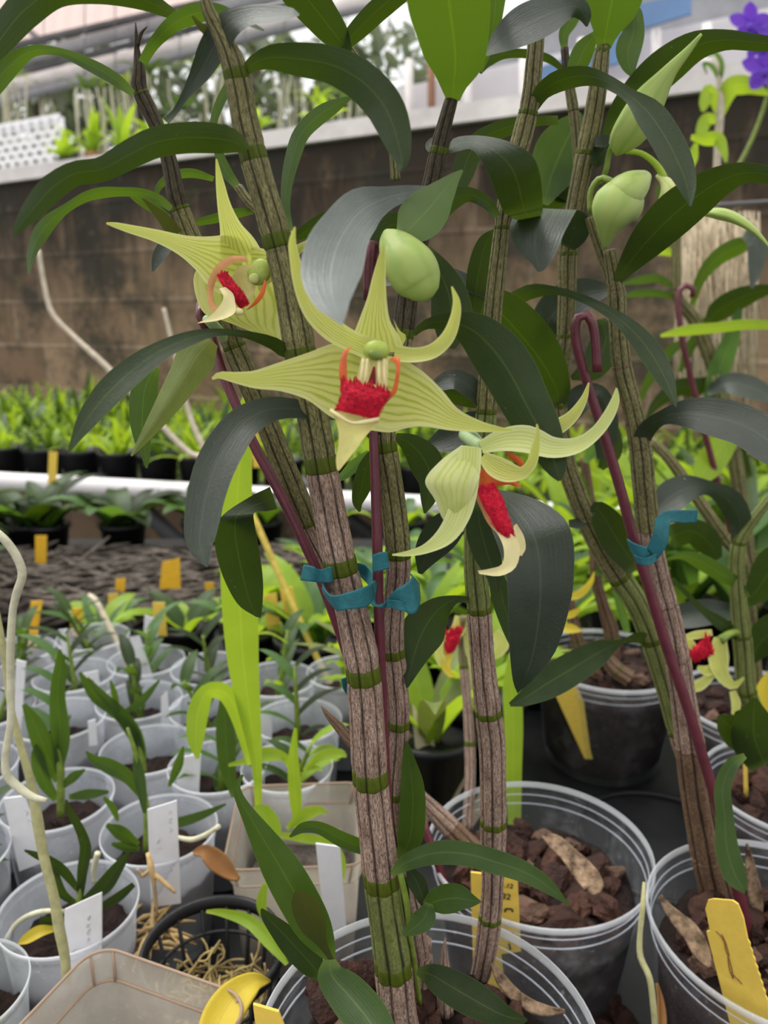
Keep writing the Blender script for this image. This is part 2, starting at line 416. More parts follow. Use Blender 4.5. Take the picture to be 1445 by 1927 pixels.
def cane(parent, pts, nodes, mats, nl=90, name='cane', ring='node_green', rings=None):
    """pts = (x, y, half width, F) from the foot up; nodes = image y of each joint, foot first; mats = material of each internode."""
    A = catmull([(p[0], p[1], p[2], p[3]) for p in pts], nl)
    C = np.array([PF(a[0], a[1], a[3]) for a in A]); R = np.array([max(a[2], .5)*SCL(a[1], a[3]) for a in A])
    ys = A[:, 1]; ni = [int(np.argmin(abs(ys-q))) for q in nodes]
    fac = np.ones(nl)
    b = [0]+ni+[nl-1]
    seg = np.zeros(nl, int)
    for s in range(len(b)-1):
        i0, i1 = b[s], b[s+1]
        for i in range(i0, i1+1):
            t = (i-i0)/max(1, i1-i0); fac[i] = 1.045 - .065*math.sin(math.pi*min(1, t*1.05)) - (.03 if t > .93 else 0) ; seg[i] = s
    al = np.concatenate([[0], np.cumsum(np.linalg.norm(np.diff(C, axis=0), axis=1))])
    for q in ni:
        k = max(1, min(nl-2, q)); L = (rings if rings else .95)*R[k]
        for i in range(nl):
            if -L*1.02 < al[i]-al[k] < L*.02: fac[i] = .955
    ms = sorted(set(mats)); n = 42
    V, F, UV = tubegeo(C, R*fac, n, RIDGE)
    midx = []
    for i in range(nl-1): midx += [ms.index(mats[min(seg[i], len(mats)-1)])]*n
    midx += [midx[0]]*n + [midx[-1]]*n
    cn = mk(name, V, F, ms, parent, UV, midx=midx)
    for q in ni:
        k = max(1, min(nl-2, q)); ax = C[k]-C[k-1]; ax /= np.linalg.norm(ax)
        r = R[k]; L = (rings if rings else .95)*r
        CC = [C[k]-ax*L*t for t in (-.06, 0, .25, .6, .9, 1.0)]
        v, f, uv2 = tubegeo(CC, [r*.96, r*1.0, r*1.015, r*1.015, r*1.03, r*.96], n, RIDGE)
        mk('node_ring', v, f, ring, cn, uv2)
    return cn
def lathe(prof, n=48):
    V, F = [], []
    for r, z in prof:
        for k in range(n):
            a = 2*math.pi*k/n; V.append((r*math.cos(a), r*math.sin(a), z))
    for i in range(len(prof)-1):
        for k in range(n): F.append((i*n+k, i*n+(k+1) % n, (i+1)*n+(k+1) % n, (i+1)*n+k))
    return np.array(V), F
def box(x0, x1, y0, y1, z0, z1):
    V = [(x, y, z) for z in (z0, z1) for y in (y0, y1) for x in (x0, x1)]
    return np.array(V, float), [(0, 2, 3, 1), (4, 5, 7, 6), (0, 1, 5, 4), (2, 6, 7, 3), (0, 4, 6, 2), (1, 3, 7, 5)]
class MB:
    def __init__(s): s.V, s.F, s.UV = [], [], []
    def add(s, V, F, UV=None):
        o = len(s.V); s.V += [tuple(q) for q in V]; s.F += [tuple(i+o for i in f) for f in F]
        s.UV += [tuple(q) for q in (UV if UV is not None else [(0, 0)]*len(V))]
        return s
    def build(s, name, mat, parent=None, **kw): return mk(name, s.V, s.F, mat, parent, s.UV, **kw)
def blade3(base, d0, length, width, droop=.6, twist=0., nl=10, us=(-1, -.5, 0, .5, 1), shape=None, up=None):
    """A free-standing blade in world space: rises along d0 and bends over under its own weight."""
    base = np.array(base, float); d = np.array(d0, float); d /= np.linalg.norm(d)
    side = np.cross(d, (0, 0, 1.)); s = np.linalg.norm(side); side = side/s if s > .05 else np.array((1., 0, 0))
    if twist: side = side*math.cos(twist) + np.cross(d, side)*math.sin(twist)
    V, UV = [], []; p = base.copy(); st = length/(nl-1)
    for i in range(nl):
        t = i/(nl-1)
        w = width*(math.sin(math.pi*min(1, .12+.88*t)**.8)**.7 if shape is None else shape(t))
        if i == nl-1: w = width*.04
        nrm = np.cross(side, d); 
        for u in us: V.append(p + side*w*u + nrm*w*.22*abs(u)**1.4); UV.append((u*.5+.5, t))
        d = d + np.array((0, 0, -1.))*droop/(nl-1)*(.4+1.4*t); d /= np.linalg.norm(d)
        p = p + d*st
    return np.array(V), gridfaces(nl, len(us)), UV
def dup(o, loc=None, rot=None, sc=None, label=None, group=None):
    c = o.copy(); COL.objects.link(c)
    if loc is not None: c.location = tuple(float(q) for q in loc)
    if rot is not None: c.rotation_euler = rot
    if sc is not None: c.scale = sc if isinstance(sc, tuple) else (sc, sc, sc)
    if label: c['label'] = label
    if group: c['group'] = group
    ORG[c.name] = np.array(c.location)
    for ch in o.children:
        k = ch.copy(); COL.objects.link(k); k.parent = c
    return c

# ================================================================== the setting
W0, W1 = PZ(0, 347, 1.85), PZ(1266, 183, 1.85)
dW = (W1-W0); dW[2] = 0; dW /= np.linalg.norm(dW)
nW = np.array((-dW[1], dW[0], 0.))                      # away from the camera
if nW[1] < 0: nW = -nW
def PW(x, y, k):
    """where the sight line of a pixel meets the upright plane k metres behind the block wall"""
    C = np.array((0, 0, CAMZ)); r = PF(x, y, 1.0)-C
    t = np.dot(W0+nW*k-C, nW)/np.dot(r, nW); return C+r*t
def structure(o, label=None, cat=None):
    o['kind'] = 'structure'
    if label: o['label'] = label
    if cat: o['category'] = cat
    return o
def slab_along_wall(s0, s1, k0, k1, z0, z1):
    V = []
    for z in (z0, z1):
        for k in (k0, k1):
            for s in (s0, s1):
                p = W0+dW*s+nW*k; V.append((p[0], p[1], z))
    return np.array(V), [(0, 2, 3, 1), (4, 5, 7, 6), (0, 1, 5, 4), (2, 6, 7, 3), (0, 4, 6, 2), (1, 3, 7, 5)]
V, F = slab_along_wall(-5.5, 8.5, 0, .15, 0, 1.85)
uv = [((q[0]-W0[0])*dW[0]+(q[1]-W0[1])*dW[1], q[2]) for q in V]
structure(mk('wall_back', V, F, 'block_wall', None, uv, smooth=False), 'brown concrete block wall streaked with black moss behind the benches', 'wall')
V, F = slab_along_wall(-5.5, 8.5, -.03, .20, 1.85, 1.91)
structure(mk('trim_1', V, F, 'coping', None, smooth=False), 'pale concrete ledge along the top of the block wall', 'ledge')
V, F = box(-6, 6, -3, 12, -.05, 0)
structure(mk('floor', V, F, 'floor_dirt', None, smooth=False), 'dark ground under the benches', 'floor')

# greenhouse beyond the wall: roof sheet, roof pipes, white side sheet
q = [PZ(-90, 108, 3.3), PZ(470, -22, 3.3), PZ(470, -170, 3.3), PZ(-90, -170, 3.3)]
nu = 60; V = []; UV = []
for i in range(nu):
    t = i/(nu-1)
    for j, (a, b) in enumerate(((q[0], q[1]), (q[3], q[2]))):
        p = a+(b-a)*t; V.append((p[0], p[1], p[2]+.012*math.sin(i*2.1))); UV.append((t, j))
structure(mk('ceiling', V, gridfaces(nu, 2), 'sheet_roof', None, UV), 'pinkish translucent roof sheet beyond the wall', 'roof sheet')
pipes = [((-60, 106, 5.9), (560, -34, 5.0), .024, 'steel_dark'), ((-60, 138, 5.8), (640, -42, 4.8), .040, 'pipe_grey'), ((-60, 160, 5.8), (700, -30, 4.8), .020, 'steel_dark'),
         ((-60, 182, 5.7), (720, -6, 4.7), .042, 'coping'), ((-60, 207, 5.7), (820, -22, 4.6), .028, 'pipe_grey')]
for i, (a, b, r, mt) in enumerate(pipes):
    o = tube('trim_%d' % (i+2), mt, [PF(*a), PF(*b)], [r, r], None, 12); structure(o, 'long galvanised roof pipe of the greenhouse beyond the wall', 'pipe')
o = tube('trim_8', 'pipe_grey', [PF(40, 45, 5.9), PF(95, 92, 5.9)], [.02, .02], None, 8); structure(o, 'short slanting brace under the roof sheet', 'brace')
def quad(name, pts, mat, th=.02):
    P = [np.array(p) for p in pts]; n = np.cross(P[1]-P[0], P[2]-P[0]); n /= np.linalg.norm(n)
    V = P+[p+n*th for p in P]; Fq = [(0, 1, 2, 3), (7, 6, 5, 4), (0, 4, 5, 1), (1, 5, 6, 2), (2, 6, 7, 3), (3, 7, 4, 0)]
    return mk(name, V, Fq, mat, None, smooth=False)
structure(quad('wall_far', [PW(700, 176, 1.3), PW(1560, -10, 1.3), PW(1560, 320, 1.3), PW(700, 330, 1.3)], 'sheet_white'), 'bright white sheeting beyond the wall', 'sheet wall')
for i, x in enumerate((770, 812, 880, 985, 1095, 1235, 1330)):
    a = PW(x, 120-(x-700)*.12 if x != 812 else 60, 1.24); b = PW(x, 330, 1.24)
    structure(tube('trim_%d' % (9+i), 'rust' if x == 812 else 'coping', [a, b], [.02, .02], None, 8), 'upright post against the white sheeting' if x != 812 else 'rusty brown upright post beyond the wall', 'post')
tag(quad('tarpaulin', [PW(1010, 128, 1.2), PW(1195, 62, 1.2), PW(1195, 108, 1.2), PW(1010, 165, 1.2)], 'tarp_blue'), 'blue tarpaulin strip hung on the white sheeting', 'tarpaulin')
tag(quad('tarpaulin', [PW(1150, 20, 1.2), PW(1300, -15, 1.2), PW(1300, 25, 1.2), PW(1150, 72, 1.2)], 'tarp_blue'), 'upper blue tarpaulin strip near the top of the picture', 'tarpaulin')
structure(quad('wall_shade', [PW(860, 60, 1.5), PW(1560, -110, 1.5), PW(1560, 15, 1.5), PW(860, 150, 1.5)], 'pipe_grey'), 'grey roof edge above the white sheeting', 'roof edge')

# white lattice panel standing on the far side of the ledge
mb = MB(); a = PW(-70, 300, .3); b = PW(120, 300, .3); L = np.dot(b-a, dW); z0, z1 = 1.90, 2.20
base = a.copy(); base[2] = 0
def lat(s0, s1, za, zb, w=.0105):
    d = np.array((s1-s0, zb-za)); d /= np.linalg.norm(d); nrm = np.array((-d[1], d[0]))*w
    P = []
    for k in (0, .01):
        for (s, z, sg) in ((s0, za, 1), (s1, zb, 1), (s1, zb, -1), (s0, za, -1)):
            p = base+dW*(s+nrm[0]*sg)+nW*k; P.append((p[0], p[1], z+nrm[1]*sg))
    mb.add(P, [(0, 1, 2, 3), (7, 6, 5, 4), (0, 4, 5, 1), (2, 6, 7, 3)])
H = z1-z0; s = -H
while s < L:
    x0, x1 = max(0, s), min(L, s+H)
    if x1 > x0+.01:
        lat(x0, x1, z0+(x0-s), z0+(x1-s)); lat(x0, x1, z1-(x0-s), z1-(x1-s))
    s += .075
lat(0, L, z0, z0, .02); lat(0, L, z1, z1, .02); lat(0, 0, z0, z1, .02); lat(L, L, z0, z1, .02)
tag(mb.build('lattice_panel', 'lattice_white', smooth=False), 'white diamond lattice panel standing behind the wall ledge', 'lattice panel')

# trees far beyond
mb = MB()
for i in range(2600):
    x = rnd.uniform(-150, 830); y = rnd.uniform(60, 335)
    if rnd.random() < .25 and y < 160: continue
    p = PF(x, y, rnd.uniform(7, 9)); s = rnd.uniform(.05, .16)
    d = np.array((rnd.gauss(0, 1), rnd.gauss(0, 1), rnd.gauss(-.3, .8)))
    v, f, u = blade3(p, d, s*2, s*.4, .3, nl=4, us=(-1, 0, 1)); mb.add(v, f, u)
tag(mb.build('tree_foliage', 'foliage_far'), 'blurred grey green tree foliage far beyond the wall', 'foliage', kind='stuff')
for i, (x, r) in enumerate(((70, .05), (255, .06), (480, .05), (640, .045))):
    tag(tube('tree_trunk', 'trunk_brown', [PF(x, 40, 7.5), PF(x+8, 330, 7.5)], [r, r], None, 8), 'dark trunk among the far foliage, ' + ('far left behind the lattice', 'left of the tall middle canes', 'behind the long arching leaf', 'behind the top of the bent leaf')[i], 'trunk')
# orchids hung on wires beyond the wall
mb0 = MB()
for k in range(7):
    a = k*2.4; v, f, u = blade3((0, 0, 0), (math.cos(a), math.sin(a), .9), .20, .016, 1.3, nl=7, us=(-1, 0, 1)); mb0.add(v, f, u)
V = np.array(mb0.V)
hang = None
wh = ['above the lattice', 'behind the leftmost cane', 'left of the short dark cane tip', 'between the two left canes', 'just right of the short dark cane', 'behind the grey green leaf', 'right of the ridged middle cane',
      'under the large arching leaf', 'behind the narrow upright leaf', 'beside the arching leaf tip', 'left of the broad upright leaf', 'close to the rusty post']
for i in range(12):
    x = 25+i*64+rnd.uniform(-14, 14); y = rnd.uniform(140, 215); Fd = rnd.uniform(4.6, 5.6); p = PF(x, y, Fd)
    lb = 'pale hanging orchid with trailing roots beyond the wall, ' + wh[i]
    t = thing('hanging_orchid', p, lb, 'orchid', 'orchids hanging beyond the wall')
    o = mk('leaves', V*rnd.uniform(.8, 1.3)+p, mb0.F, 'leaf_soft' if i % 3 else 'leaf_lime', t, mb0.UV); o['kind'] = 'stuff'
    rb = MB()
    for k in range(7):
        r0 = p+np.array((rnd.gauss(0, .05), rnd.gauss(0, .05), 0)); ln = rnd.uniform(.3, .75)
        C = [r0+np.array((rnd.gauss(0, .012), 0, -ln*q)) for q in (0, .3, .6, 1)]
        v, f, u = tubegeo(C, [.006]*4, 5); rb.add(v, f, u)
    o = rb.build('roots', 'root_white', t); o['kind'] = 'stuff'
    tube('wire', 'steel_dark', [p, PF(x, y-170, Fd)], [.003, .003], t, 5)
# lime plants standing on the ledge
for i, (x, y, hpx, lb) in enumerate(((120, 282, 45, 'round leaved lime plant on the wall ledge beside the lattice'), (175, 290, 60, 'lime plant in a terracotta pot on the wall ledge'), (232, 285, 85, 'tall bright lime plant on the wall ledge, left of the second cane'),
        (300, 280, 50, 'lime plant on the wall ledge behind the second cane'), (478, 262, 40, 'small lime plant on the ledge right of the ridged cane'), (610, 245, 45, 'lime leaved plant on the ledge behind the narrow upright leaf'))):
    p = PW(x, y, .1); p[2] = 1.91; sc = SCL(y, p[1])
    t = thing('ledge_plant', p, lb, 'plant', 'plants on the wall ledge')
    V, F = lathe([(.001, 0), (.035, 0), (.045, .05), (.04, .05), (.036, .03), (.001, .03)], 16)
    mk('pot', V*(1 if i == 1 else .8)+p, F, 'leaf_brown' if i == 1 else 'black_plastic', t, [(0, 0)]*len(V))
    m2 = MB()
    for k in range(12):
        v, f, u = blade3(p+np.array((0, 0, .03)), (rnd.gauss(0, .5), rnd.gauss(0, .5), 1), hpx*sc*rnd.uniform(.8, 1.5), .022, 1.0, nl=6, us=(-1, 0, 1)); m2.add(v, f, u)
    m2.build('foliage', 'leaf_lime', t)

# ------------------------------------------------------------------ benches
BZ = .752
V, F = box(-1.3, 1.3, .12, 1.56, BZ-.03, BZ)
bench = mk('plant_bench', V, F, 'bench_black', None, smooth=False); tag(bench, 'black plastic covered bench top carrying the potted orchids', 'bench')
for x in (-1.2, 1.2):
    for y in (.2, 1.45):
        V, F = box(x-.03, x+.03, y-.03, y+.03, 0, BZ-.03); mk('leg', V, F, 'steel_dark', bench, smooth=False)
def ringmesh(r0, r1, h):
    return lathe([(r0, 0), (r0, h), (r1, h), (r1, 0)], 40)
for (x, y, z, r) in ((1245, 1590, BZ, .072), (1010, 1560, BZ, .06)):
    V, F = ringmesh(r, r*1.05, .004); p = PZ(x, y, BZ)
    mk('moulded_ring', V+p, F, 'black_plastic', bench, [(0, 0)]*len(V))
A2, B2 = PZ(0, 905, .79), PZ(860, 955, .79)
d2 = (B2-A2)/np.linalg.norm(B2-A2); n2 = np.array((-d2[1], d2[0], 0))
P0, P1 = A2-d2*2.2, B2+d2*2.2
V = []
for z in (.755, .785):
    for p in (P0+n2*.03, P1+n2*.03, P1-dW*0+nW*(-.06-np.dot(P1-W0, nW)), P0+nW*(-.06-np.dot(P0-W0, nW))): V.append((p[0], p[1], z))
b2 = mk('back_bench', V, [(3, 2, 1, 0), (4, 5, 6, 7), (0, 1, 5, 4), (1, 2, 6, 5), (2, 3, 7, 6), (3, 0, 4, 7)], 'bench_black', None, smooth=False)
tag(b2, 'black seedling bench in front of the block wall', 'bench')
for s in (-.6, .5, 1.6, 2.6):
    p = A2+d2*s+n2*.12; q = p.copy(); p[2] = .755; q[2] = 0
    tube('leg', 'steel_dark', [q, p], [.02, .02], b2, 8)
p = PF(178, 872, 2.05); q = PF(352, 1035, 1.95)
tube('brace', 'steel_dark', [p, q], [.022, .022], b2, 8)
p = PF(560, 905, 1.95); q = PF(700, 1010, 1.9); tube('brace', 'steel_dark', [p, q], [.02, .02], b2, 8)
tag(tube('white_pipe', 'pipe_white', [P0, A2, B2, P1], [.024]*4, None, 16), 'long white plastic pipe along the front edge of the back bench', 'pipe')

# seedling bed on the back bench: a front row of pots, then a mass of seedlings
mb = MB()
for i in range(3600):
    s = rnd.uniform(-1.0, 3.2); k = rnd.uniform(.18, 1.9)
    p = A2+d2*s+n2*k; p[2] = .785
    if np.dot(p-W0, nW) > -.16: continue
    v, f, u = blade3(p, (rnd.gauss(0, .5), rnd.gauss(0, .5), 1), rnd.uniform(.08, .19), rnd.uniform(.006, .013), 1.2, nl=6, us=(-1, 0, 1)); mb.add(v, f, u)
tag(mb.build('seedling_bed', 'leaf_lime'), 'mass of lime green orchid seedlings on the back bench', 'seedlings', kind='stuff')
mb = MB()
for i in range(900):
    s = rnd.uniform(-1.0, 3.2); k = rnd.uniform(.3, 1.9)
    p = A2+d2*s+n2*k; p[2] = .785
    if np.dot(p-W0, nW) > -.16: continue
    v, f, u = blade3(p, (rnd.gauss(0, .5), rnd.gauss(0, .5), 1), rnd.uniform(.13, .25), rnd.uniform(.008, .016), 1.1, nl=6, us=(-1, 0, 1)); mb.add(v, f, u)
tag(mb.build('seedling_growth', 'leaf_mid'), 'taller mid green seedlings standing among the lime seedlings', 'seedlings', kind='stuff')
V, F = lathe([(.001, 0), (.042, 0), (.052, .075), (.055, .075), (.055, .083), (.049, .083), (.047, .07), (.001, .066)], 20)
proto = None
for i in range(16):
    p = A2+d2*(-.62+i*.115)+n2*(.09); p[2] = .785
    lb = 'square black seedling pot behind the white pipe, number %s from the left end' % ('one two three four five six seven eight nine ten eleven twelve thirteen fourteen fifteen sixteen'.split()[i])
    if proto is None: proto = mk('seedling_pot', V+p, F, 'black_plastic', None, [(0, 0)]*len(V)); o = proto
    else: o = dup(proto, p)
    tag(o, 'small black seedling pot in the row behind the white pipe', 'pot', 'black pots behind the white pipe')
    t = thing('seedling_orchid', p+np.array((0, 0, .068)), 'lime orchid seedling in a black pot just behind the white pipe', 'orchid', 'seedlings just behind the white pipe')
    m2 = MB()
    for k in range(11):
        v, f, u = blade3(p+np.array((rnd.gauss(0, .012), rnd.gauss(0, .012), .066)), (rnd.gauss(0, .5), rnd.gauss(0, .5), 1), rnd.uniform(.07, .14), .009, 1.2, nl=6, us=(-1, 0, 1)); m2.add(v, f, u)
    m2.build('foliage', 'leaf_lime' if i % 3 else 'leaf_mid', t)

# middle of the front bench: rows of black pots with leafy plants
V, F = lathe([(.001, 0), (.030, 0), (.038, .055), (.041, .055), (.041, .062), (.036, .062), (.034, .052), (.001, .05)], 20)
proto = None
ordn = 'first second third fourth fifth sixth seventh eighth ninth tenth eleventh twelfth'.split()
rows = [(.93, -.36, .10, 8, 'nearest row of black pots'), (1.06, -.52, .12, 9, 'second row of black pots'), (1.20, -.62, .13, 9, 'third row of black pots'), (1.47, -.80, .14, 9, 'back row of black pots')]
def clump(t, p, n, ln, w, mats, spread=.6, droop=1.1, name='leaf'):
    for k in range(n):
        a = k*2.399+rnd.random()
        v, f, u = blade3(p+np.array((math.cos(a), math.sin(a), 0))*.006, (math.cos(a)*spread, math.sin(a)*spread, 1), ln*rnd.uniform(.7, 1.2), w*rnd.uniform(.8, 1.2), droop*rnd.uniform(.7, 1.3), nl=9)
        mk(name, v, f, mats[k % len(mats)], t, u)
for F_, x0, dx, n, rl in rows:
    for i in range(n):
        p = np.array((x0+i*dx+rnd.uniform(-.015, .015), F_+rnd.uniform(-.02, .02), BZ))
        if F_ > 1.03 and F_ < 1.3 and -.66 < p[0] < -.20: continue
        big = p[0] < -.20 and F_ > 1.3
        if proto is None: proto = mk('nursery_pot', V+p, F, 'black_plastic', None, [(0, 0)]*len(V)); o = proto
        else: o = dup(proto, p)
        tag(o, 'black nursery pot, %s from left in the %s' % (ordn[i], rl), 'pot', 'black pots in the middle of the bench')
        t = thing('leafy_orchid', p+np.array((0, 0, .052)), 'leafy green orchid in the %s black pot of the %s' % (ordn[i], rl.replace(' of black pots', '')), 'orchid', 'leafy orchids in black pots')
        kind = rnd.choice([('leaf_soft',), ('leaf_mid', 'leaf_soft'), ('leaf_lime', 'leaf_mid'), ('leaf_dark', 'leaf_soft')]) if not big else ('leaf_mid', 'leaf_dark')
        if p[0] > -.2: kind = rnd.choice([('leaf_lime',), ('leaf_lime', 'leaf_soft'), ('leaf_soft', 'leaf_lime')])
        if not big and p[0] < -.2: kind = ('leaf_lime', 'leaf_mid') if i % 2 else ('leaf_soft', 'leaf_lime')
        clump(t, p+np.array((0, 0, .05)), 7, .13 if big else ((.085 if p[0] < -.15 else .12) if F_ < 1.1 else .09), .02 if big else .015, kind, .8)
for i, (x, y, h, lb) in enumerate(((-.98, 1.30, .20, 'big leaved dark orchid at the far left, behind the hanging stem'), (-.86, 1.44, .19, 'big leaved dark orchid at left, in front of the white pipe'), (-.70, 1.46, .17, 'broad leaved green orchid left of the yellow stick tag'),
        (-.52, 1.46, .17, 'broad leaved green orchid in front of the white pipe at left'), (-.80, 1.20, .18, 'dark orchid beside the tall bent root at the left edge'), (-.66, 1.06, .15, 'dark orchid at left, below the yellow tags of the left edge'), (-.36, 1.48, .14, 'green orchid behind the mulch, left of the grey brace'))):
    p = np.array((x, y, BZ)); o = dup(proto, p); tag(o, 'black pot of a ' + ' '.join(lb.split()[:12]), 'pot')
    t = thing('leafy_orchid', p+np.array((0, 0, .052)), lb, 'orchid', None); clump(t, p+np.array((0, 0, .05)), 9, h, .026, ('leaf_mid', 'leaf_soft', 'leaf_dark'), .8, 1.5)
# grey bark mulch tray behind
mb = MB()
for i in range(900):
    p = np.array((rnd.uniform(-.72, -.14), rnd.uniform(1.08, 1.40), BZ+.004+rnd.uniform(.0, .03)))
    a = rnd.uniform(-.5, .5); L = rnd.uniform(.02, .05); d = np.array((math.cos(a), math.sin(a), rnd.gauss(0, .2)))*L
    v, f, u = tubegeo([p-d, p, p+d], [.002, .005, .002], 5); mb.add(v, f, u)
tag(mb.build('mulch_chips', 'mulch'), 'grey twiggy mulch spread across the middle of the bench', 'mulch', kind='stuff')

# ------------------------------------------------------------------ plant tags
def plant_tag(corners, Fs, mat, label, group=None, thick=.0012, notch=False):
    (a, b, c, d) = corners
    if isinstance(Fs, (int, float)): Fs = (Fs,)*4
    P = [PF(x, y, f) for (x, y), f in zip((a, b, c, d), Fs)]
    n = np.cross(P[1]-P[0], P[3]-P[0]); n /= np.linalg.norm(n)
    if n[1] > 0: n = -n
    out = []
    w = P[1]-P[0]
    outline = [P[0]+(P[3]-P[0])*.0+w*.0, P[0]+w, P[2], P[3]]
    V = [p for p in outline]+[p-n*thick for p in outline]
    Fq = [(0, 1, 2, 3), (7, 6, 5, 4), (0, 4, 5, 1), (1, 5, 6, 2), (2, 6, 7, 3), (3, 7, 4, 0)]
    o = mk('plant_tag', V, Fq, mat, None, smooth=False); tag(o, label, 'plant tag', group); return o, P, n
def scribble(o, P, n, strokes, mat='ink_faint', r=.00028):
    mb = MB()
    for st in strokes:
        C = []
        for (u, v) in st:
            top = P[0]+(P[1]-P[0])*u; bot = P[3]+(P[2]-P[3])*u; C.append(top+(bot-top)*v+n*.0003)
        if len(C) > 2: C = list(catmull(np.array(C), len(C)*4))
        v, f, u = tubegeo(C, [r]*len(C), 5); mb.add(v, f, u)
    mb.build('handwriting', mat, o)
G_ = 'yellow tags in the middle of the bench'
ytags = [((305, 1058), (338, 1050), (340, 1108), (300, 1108), 1.12, 'tag_orange', 'widest orange yellow tag, in front of the grey mulch'), ((287, 1134), (310, 1134), (314, 1197), (289, 1197), .89, 'tag_yellow', 'yellow tag standing below the wide orange one'),
         ((130, 1146), (154, 1144), (152, 1200), (134, 1196), .89, 'tag_orange', 'broad yellow tag left of the mulch edge'), ((66, 1008), (88, 1008), (86, 1082), (66, 1082), 1.30, 'tag_orange', 'yellow tag among the big dark leaves at far left'),
         ((218, 1090), (236, 1088), (234, 1118), (216, 1118), 1.15, 'tag_orange', 'small orange tag in the middle of the mulch'), ((204, 1118), (222, 1116), (216, 1150), (202, 1150), 1.05, 'tag_yellow', 'small yellow tag just below the small orange one'),
         ((58, 1132), (80, 1130), (72, 1180), (54, 1178), .90, 'tag_orange', 'yellow tag left of the broad yellow tag'), ((36, 1176), (50, 1176), (48, 1218), (36, 1216), .88, 'tag_yellow', 'narrow yellow tag behind the hanging stem'),
         ((54, 1186), (72, 1186), (70, 1222), (52, 1222), .88, 'tag_orange', 'low yellow tag right of the narrow one'), ((497, 1120), (520, 1116), (528, 1184), (502, 1186), .89, 'tag_yellow', 'yellow tag right of the tall lime leaf'),
         ((526, 1108), (550, 1104), (562, 1160), (536, 1162), .90, 'tag_yellow', 'yellow tag left of the teal tie'), ((385, 1097), (402, 1096), (404, 1118), (388, 1118), 1.1, 'tag_orange', 'tiny orange tag left of the tall lime leaf'),
         ((92, 850), (108, 850), (104, 945), (88, 945), 1.55, 'tag_yellow', 'tall yellow stick tag in front of the white pipe'), ((470, 790), (484, 788), (490, 880), (476, 880), 1.6, 'tag_yellow', 'pale yellow stick tag behind the leaning cane')]
for *c, f, mt, lb in ytags: plant_tag(c, f, mt, lb, G_)

# ================================================================== pots on the bench
POTS = {}
def pot(key, cx, cy, rimz, R, label, mats=('pot_clear', 'pot_rim'), name='clear_pot', group=None, taper=.80):
    c = PZ(cx, cy, rimz); H = rimz-BZ; c[2] = BZ
    rb = R*taper; k = R/.075
    def rr(z): return rb+(R*.955-rb)*(z/H)
    hs = H-.016*k
    prof = [(.001, .003), (rb*.82, .003), (rb*.86, .0005), (rb*.93, .0005), (rb*.985, .004), (rb, .009), (rr(hs*.5), hs*.5), (rr(hs*.98), hs*.98), (rr(hs)+.0016*k, hs), (rr(hs)+.0016*k, hs+.004*k), (rr(hs+.005*k)+.0004*k, hs+.005*k),
            (rr(hs+.006*k)+.002*k, hs+.007*k), (rr(H-.004*k)+.002*k, H-.004*k)]
    V, F = lathe(prof, 64)
    o = mk(name, V+c, F, mats[0], None, [(0, 0)]*len(V)); tag(o, label, 'pot', group)
    r0 = rr(H-.004*k)+.002*k
    prof = [(r0, H-.0045*k), (r0+.001*k, H-.001*k), (R*.985, H), (R, H-.0008*k), (R*1.002, H-.0035*k), (R*.99, H-.0045*k), (r0+.001*k, H-.0045*k)]
    V, F = lathe(prof, 72); mk('rim', V+c, F, mats[1], o, [(0, 0)]*len(V))
    if mats[0] == 'pot_clear':
        for zz, ww in ((hs-.001, .00035), (hs+.0062*k, .0003)):
            rq = rr(zz)+.0012*k; V, F = lathe([(rq-ww, zz-ww), (rq+ww, zz-ww), (rq+ww, zz+ww), (rq-ww, zz+ww), (rq-ww, zz-ww)], 72); mk('ridge', V+c, F, 'pot_hazy', o, [(0, 0)]*len(V))
    POTS[key] = dict(c=c, H=H, R=R, rr=rr, o=o, z=rimz); return o
def bed(key, depth, label, mat='bark_fill', lump=.004):
    P = POTS[key]; c, H = P['c'], P['H']; top = H-depth
    prof = [(.001, .006), (P['rr'](0)*.88, .006), (P['rr'](.012)*.955, .014)]
    for q in (.35, .6, .85, 1.0): z = .014+(top-.014)*q; prof.append((P['rr'](z)*.962, z))
    for q in (.9, .75, .55, .3): prof.append((P['rr'](top)*.965*q, top+.003))
    prof.append((.001, top+.003))
    V, F = lathe(prof, 40); V = np.array(V)
    for v in V:
        if v[2] > top-.002:
            v[2] += rnd.uniform(-lump, lump); 
    P['top'] = BZ+top
    return tag(mk('potting_bark', V+c, F, mat, None, [(0, 0)]*len(V)), label, 'potting bark', kind='stuff')
from mathutils import noise as mno, Vector
import bmesh
CH = []
def chipmesh(i):
    bm = bmesh.new(); bmesh.ops.create_icosphere(bm, subdivisions=3, radius=1)
    r = random.Random(50+i); off = Vector((r.uniform(0, 50), r.uniform(0, 50), 0))
    sx, sy, sz = r.uniform(1.0, 1.45), r.uniform(.55, .9), r.uniform(.30, .5)
    pl = [Vector((r.gauss(0, 1), r.gauss(0, 1), r.gauss(0, .6))).normalized() for _ in range(11)]
    for v in bm.verts:
        n = v.co.normalized(); s = 1.0
        for q in pl:
            dd = n.dot(q)
            if dd > .5: s = min(s, .5/dd)
        s *= 1.25*(1+.24*mno.noise(n*1.9+off)+.10*mno.noise(n*6+off))
        v.co = Vector((n.x*s*sx, n.y*s*sy, n.z*s*sz))
    V = np.array([v.co[:] for v in bm.verts]); F = [tuple(v.index for v in f.verts) for f in bm.faces]; bm.free()
    return V, F
CHM = [chipmesh(i) for i in range(9)]
PROT = {}
